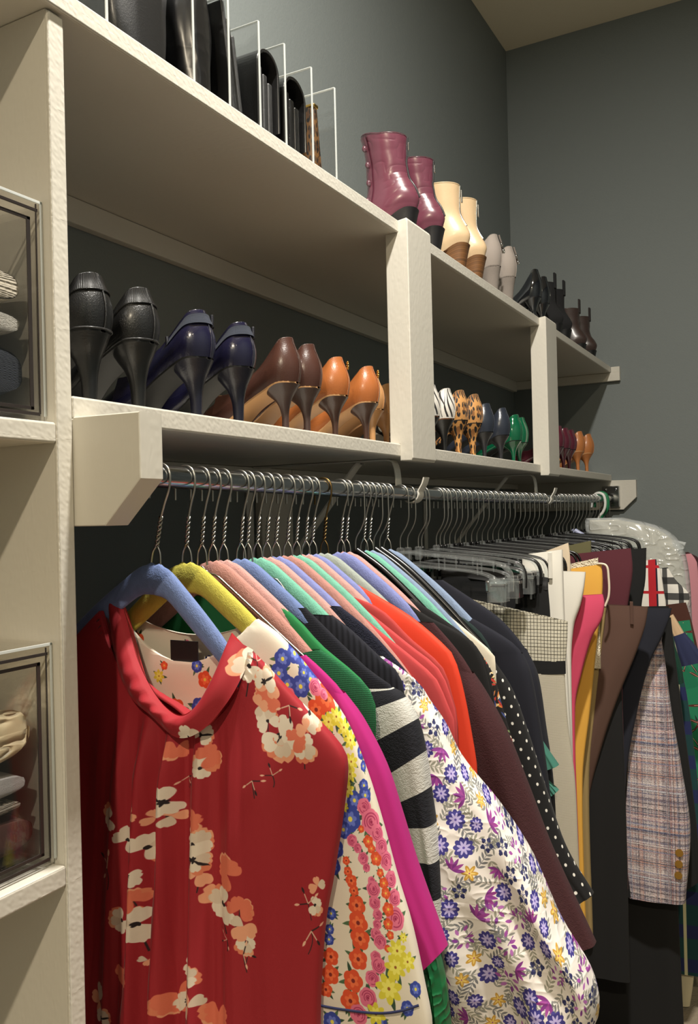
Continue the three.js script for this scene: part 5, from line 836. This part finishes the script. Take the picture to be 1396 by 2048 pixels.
velvetHanger(0.66, 'powder', 'powder blue velvet hanger holding the cream blouse');
garment('blouse', 'cream blouse edge beside the polka dots', 'blouse', 0.662, F.cream, [{ rows: 'cream', amp: 0.001 }]);
plasticHanger(0.682, M.blackPlastic, 'glossy black plastic hanger holding the polka dot blouse', 0.006);
garment('blouse', 'black blouse with small white polka dots', 'blouse', 0.685, F.dots, [{ rows: 'polka', amp: 0.001 }, { part: 'sleeve', rows: 'polka_sleeve', amp: 0.003, n: 4 }]);
plasticHanger(0.705, M.blackPlastic, 'glossy black plastic hanger holding the dark green top', 0.006);
garment('top', 'very dark green top under the navy jackets', 'top', 0.71, F.greenBlack, [{ rows: 'dark_green', amp: 0.001 }]);
velvetHanger(0.729, 'powder', 'powder blue velvet hanger holding the navy blazer', 0.03);
garment('blazer', 'dark navy blazer with shoulder seam on the powder blue hanger', 'blazer', 0.735, F.navyBlazer, [{ rows: 'blazer_a', amp: 0.001 }, { part: 'sleeve', rows: 'blazer_a_sleeve', amp: 0.002, n: 3 }]);
garment('blouse', 'teal green blouse peeking out of the navy blazer sleeve', 'blouse', 0.752, F.teal, [{ rows: 'teal', part: 'cuff', amp: 0.001 }, { rows: 'teal_b', part: 'cuff', amp: 0.001 }]);
{
  const o = garment('blazer', 'dark navy blazer with a standing collar', 'blazer', 0.77, F.navyBlazer, [{ rows: 'blazer_b', amp: 0.001 }, { part: 'sleeve', rows: 'blazer_b_sleeve', amp: 0.002, n: 3 }]);
  part(o, 'collar', piece([[0.39, 1.12, 0.465, 1.153, 0.006], [0.4, 1.1, 0.5, 1.128, 0.012], [0.42, 1.06, 0.53, 1.085, 0.014], [0.44, 1.02, 0.545, 1.05, 0.01]], 0.752, { e: [0.6, 0.5] }), F.navyBlazer, 'upturned navy collar');
}

// ---- skirts and trousers on clip hangers
const clip = (x, kind, label, turn) => clipHanger(x, kind, label, turn);
const CLEAR = 'clear plastic clip hanger with a wire hook on the crowded rod', BLACK = 'black plastic clip hanger with a wire hook on the crowded rod';
clip(0.79, 'clear', 'clear plastic clip hanger next to the navy blazers', 0.02); clip(0.822, 'clear', CLEAR, -0.05); clip(0.872, 'clear', CLEAR, 0.05); clip(0.888, 'black', BLACK, 0.02);
{
  const rp = rng(55), px = []; for (let k = 0; k < 36; k++) px.push(lerp(0, 1, k / 35));
  px.forEach((t, k) => { const x = lerp(0.962, 2.4, Math.pow(t, 1.22)) + 0.006 * (rp() - 0.5); if (Math.abs(x - 0.845) < 0.02 || Math.abs(x - 1.775) < 0.018) return; clip(x, k % 3 === 0 ? 'clear' : 'black', k % 3 === 0 ? CLEAR : BLACK, 0.16 * (rp() - 0.5)); });
}
plasticHanger(2.46, M.whitePlastic, 'white plastic hanger beside the green one near the corner', 0.005);
plasticHanger(2.5, M.greenPlastic, 'green plastic hanger near the corner end of the rod', 0.0075);
plasticHanger(2.57, M.blackPlastic, 'thin black hanger at the corner end of the rod', 0.003);
const strap = (o, name, pts, r, mat, label) => part(o, name, tube(pts, r, 30, 6), mat, label);
garment('skirt', 'black skirt with a satin waistband behind the tweed band', 'skirt', 1.0, F.blackWool, [{ rows: 'black_skirt_band', part: 'waistband', mat: cloth(rgb(38, 38, 40), { roughness: 0.6 }) }, { rows: 'black_skirt', amp: 0.001 }]);
garment('skirt', 'cream canvas skirt with a tweed grid waist and black ribbon', 'skirt', 0.93, F.canvas, [{ rows: 'tweed_band', part: 'waistband', mat: F.tweedGrid, amp: 0.0008, label: 'cream tweed waist with a dark grid' }, { rows: 'ribbon_band', part: 'ribbon', mat: F.black, amp: 0.0003, nv: 6 }, { rows: 'cream_skirt', amp: 0.0014, n: 4 }]);
{
  const o = garment('trousers', 'white jeans with stitched waistband on the rod', 'trousers', 1.06, F.white2, [{ rows: 'white_a', amp: 0.003, n: 6 }]);
  part(o, 'belt_loop', rbox(0.003, 0.052, 0.008, 1.044, 1.14, 0.655, 0.001).rotateX(0), F.white2);
  garment('trousers', 'white trousers folded over behind the white jeans', 'trousers', 1.15, F.white2, [{ rows: 'white_b', amp: 0.003, n: 5 }]);
}
garment('trousers', 'bright pink trousers hanging below the mustard pair', 'trousers', 1.19, F.pinkPants, [{ rows: 'pink', amp: 0.003, n: 6 }]);
garment('skirt', 'beige skirt waist edge beside the white jeans', 'skirt', 1.22, F.beige, [{ rows: 'beige', amp: 0.0005 }]);
{
  const o = garment('trousers', 'mustard yellow trousers with a cream drawstring', 'trousers', 1.25, F.yellow, [{ rows: 'yellow', amp: 0.002, n: 5 }]);
  strap(o, 'drawstring', [[1.245, 1.132, 0.7], [1.243, 1.128, 0.722], [1.243, 1.1, 0.727], [1.243, 1.062, 0.726], [1.243, 1.04, 0.718]], 0.0025, F.cream, 'cream cord');
}
garment('skirt', 'cream lace skirt waist behind the mustard trousers', 'skirt', 1.27, F.lace, [{ rows: 'floral_waist', amp: 0.001 }]);
garment('trousers', 'khaki trousers beside the mustard pair', 'trousers', 1.285, F.khaki, [{ rows: 'khaki', amp: 0.002 }]);
garment('trousers', 'long black trousers filling the space beside the cream skirt', 'trousers', 1.315, F.blackWool, [{ rows: 'black_pants', amp: 0.003, n: 5 }]);
garment('trousers', 'burgundy trousers with a wide waistband', 'trousers', 1.33, F.burgundy, [{ rows: 'burgundy', amp: 0.002, n: 5 }]);
{
  const o = garment('trousers', 'brown wool trousers with belt loop and creases', 'trousers', 1.30, F.brown, [{ rows: 'brown', amp: 0.003, n: 6 }]);
  part(o, 'belt_loop', rbox(0.003, 0.05, 0.007, 1.286, 1.022, 0.765, 0.001), F.brown);
}
garment('trousers', 'olive trousers behind the clear hangers', 'trousers', 1.34, F.olive, [{ rows: 'olive', amp: 0.001 }]);
garment('trousers', 'navy black trousers beside the brown wool pair', 'trousers', 1.375, F.navyPants, [{ rows: 'navy_pants', amp: 0.003, n: 5 }]);
garment('skirt', 'black skirt behind the burgundy trousers', 'skirt', 1.41, F.blackWool, [{ rows: 'black_c', amp: 0.002 }]);
{
  const o = garment('jacket', 'lilac grey tweed plaid jacket with buttoned sleeve cuff', 'jacket', 1.43, F.tweed, [{ rows: 'plaid_jacket', amp: 0.001 }, { part: 'sleeve', rows: 'plaid_sleeve', x: 1.42, amp: 0.002, n: 3, label: 'tweed sleeve with three cuff buttons' }]);
  for (let k = 0; k < 3; k++) { const g = new THREE.CylinderGeometry(0.0085, 0.0085, 0.004, 18); g.rotateZ(Math.PI / 2); g.translate(1.395, 0.474 - 0.0255 * k, 0.8355 - 0.0015 * k); part(o, 'button', g, S.gold, 'antique gold cuff button'); }
}
garment('coat', 'long black wool coat behind the tweed plaid jacket', 'coat', 1.47, F.blackWool, [{ rows: 'black_coat', amp: 0.002 }, { part: 'sleeve', rows: 'black_coat_sleeve', x: 1.475, amp: 0.001 }]);
garment('cardigan', 'dark green ribbed cardigan sleeve over the black coat', 'cardigan', 1.53, F.greenKnit, [{ rows: 'green_knit', amp: 0.001 }, { part: 'sleeve', rows: 'green_knit_sleeve', amp: 0.001 }]);
garment('dress', 'teal and navy striped dress behind the black coat', 'dress', 1.6, F.bars, [{ rows: 'teal_stripe', amp: 0.002 }]);
garment('dress', 'cream dress with brown leaf print low behind the black coat', 'dress', 1.62, F.sprig, [{ rows: 'cream_print', amp: 0.002 }]);
garment('jacket', 'navy jacket with a tan rolled sleeve cuff', 'jacket', 1.66, F.navySleeve, [{ rows: 'navy_jacket', amp: 0.001 }, { part: 'cuff', rows: 'tan_cuff', mat: F.tan, amp: 0.0005, label: 'tan cuff' }, { part: 'sleeve', rows: 'navy_sleeve', amp: 0.001 }]);
garment('dress', 'green and rust jungle print dress by the end wall', 'dress', 1.85, F.jungle, [{ rows: 'green_print', amp: 0.003 }]);
garment('jacket', 'white and red striped varsity jacket behind the black skirt', 'jacket', 1.86, F.varsity, [{ rows: 'varsity', amp: 0.001 }]);
garment('dress', 'dark brown print dress under the checked top', 'dress', 1.95, F.brownPrint, [{ rows: 'brown_print', amp: 0.002 }]);
garment('top', 'black and white checked top near the garment bag', 'top', 2.0, F.check, [{ rows: 'check_top', amp: 0.002 }]);
{
  const h = plasticHanger(2.1, M.lilacPlastic, 'lilac plastic hanger arm in front of the garment bag', 0.007); void h;
}
{
  const o = garment('garment_bag', 'white lace dress in a clear plastic garment bag', 'garment bag', 2.2, F.lace, [{ rows: 'garment_bag', part: 'dress', amp: 0.004, n: 6, seed: 2 }]);
  part(o, 'plastic_cover', piece(ROWS.garment_bag.map(([a, b, c, d, t]) => [a - 0.012, b + 0.006, c + 0.012, d + 0.006, t + 0.014]), 2.2, { fold: waves(0.006, 8, 3), nu: 60 }), M.poly, 'crinkled clear plastic');
  part(o, 'plastic_corner', piece(ROWS.bag_corner, 2.19, { fold: waves(0.003, 6, 1) }), M.poly, 'stiff plastic corner');
}
garment('top', 'dusty pink top hanging beside the end wall', 'top', 2.4, F.pinkTop, [{ rows: 'pink_top', amp: 0.003, n: 5 }]);
garment('top', 'maroon top last on the rod', 'top', 2.5, F.maroon, [{ rows: 'maroon_top', amp: 0.002 }]);

renderer.render(scene, camera);
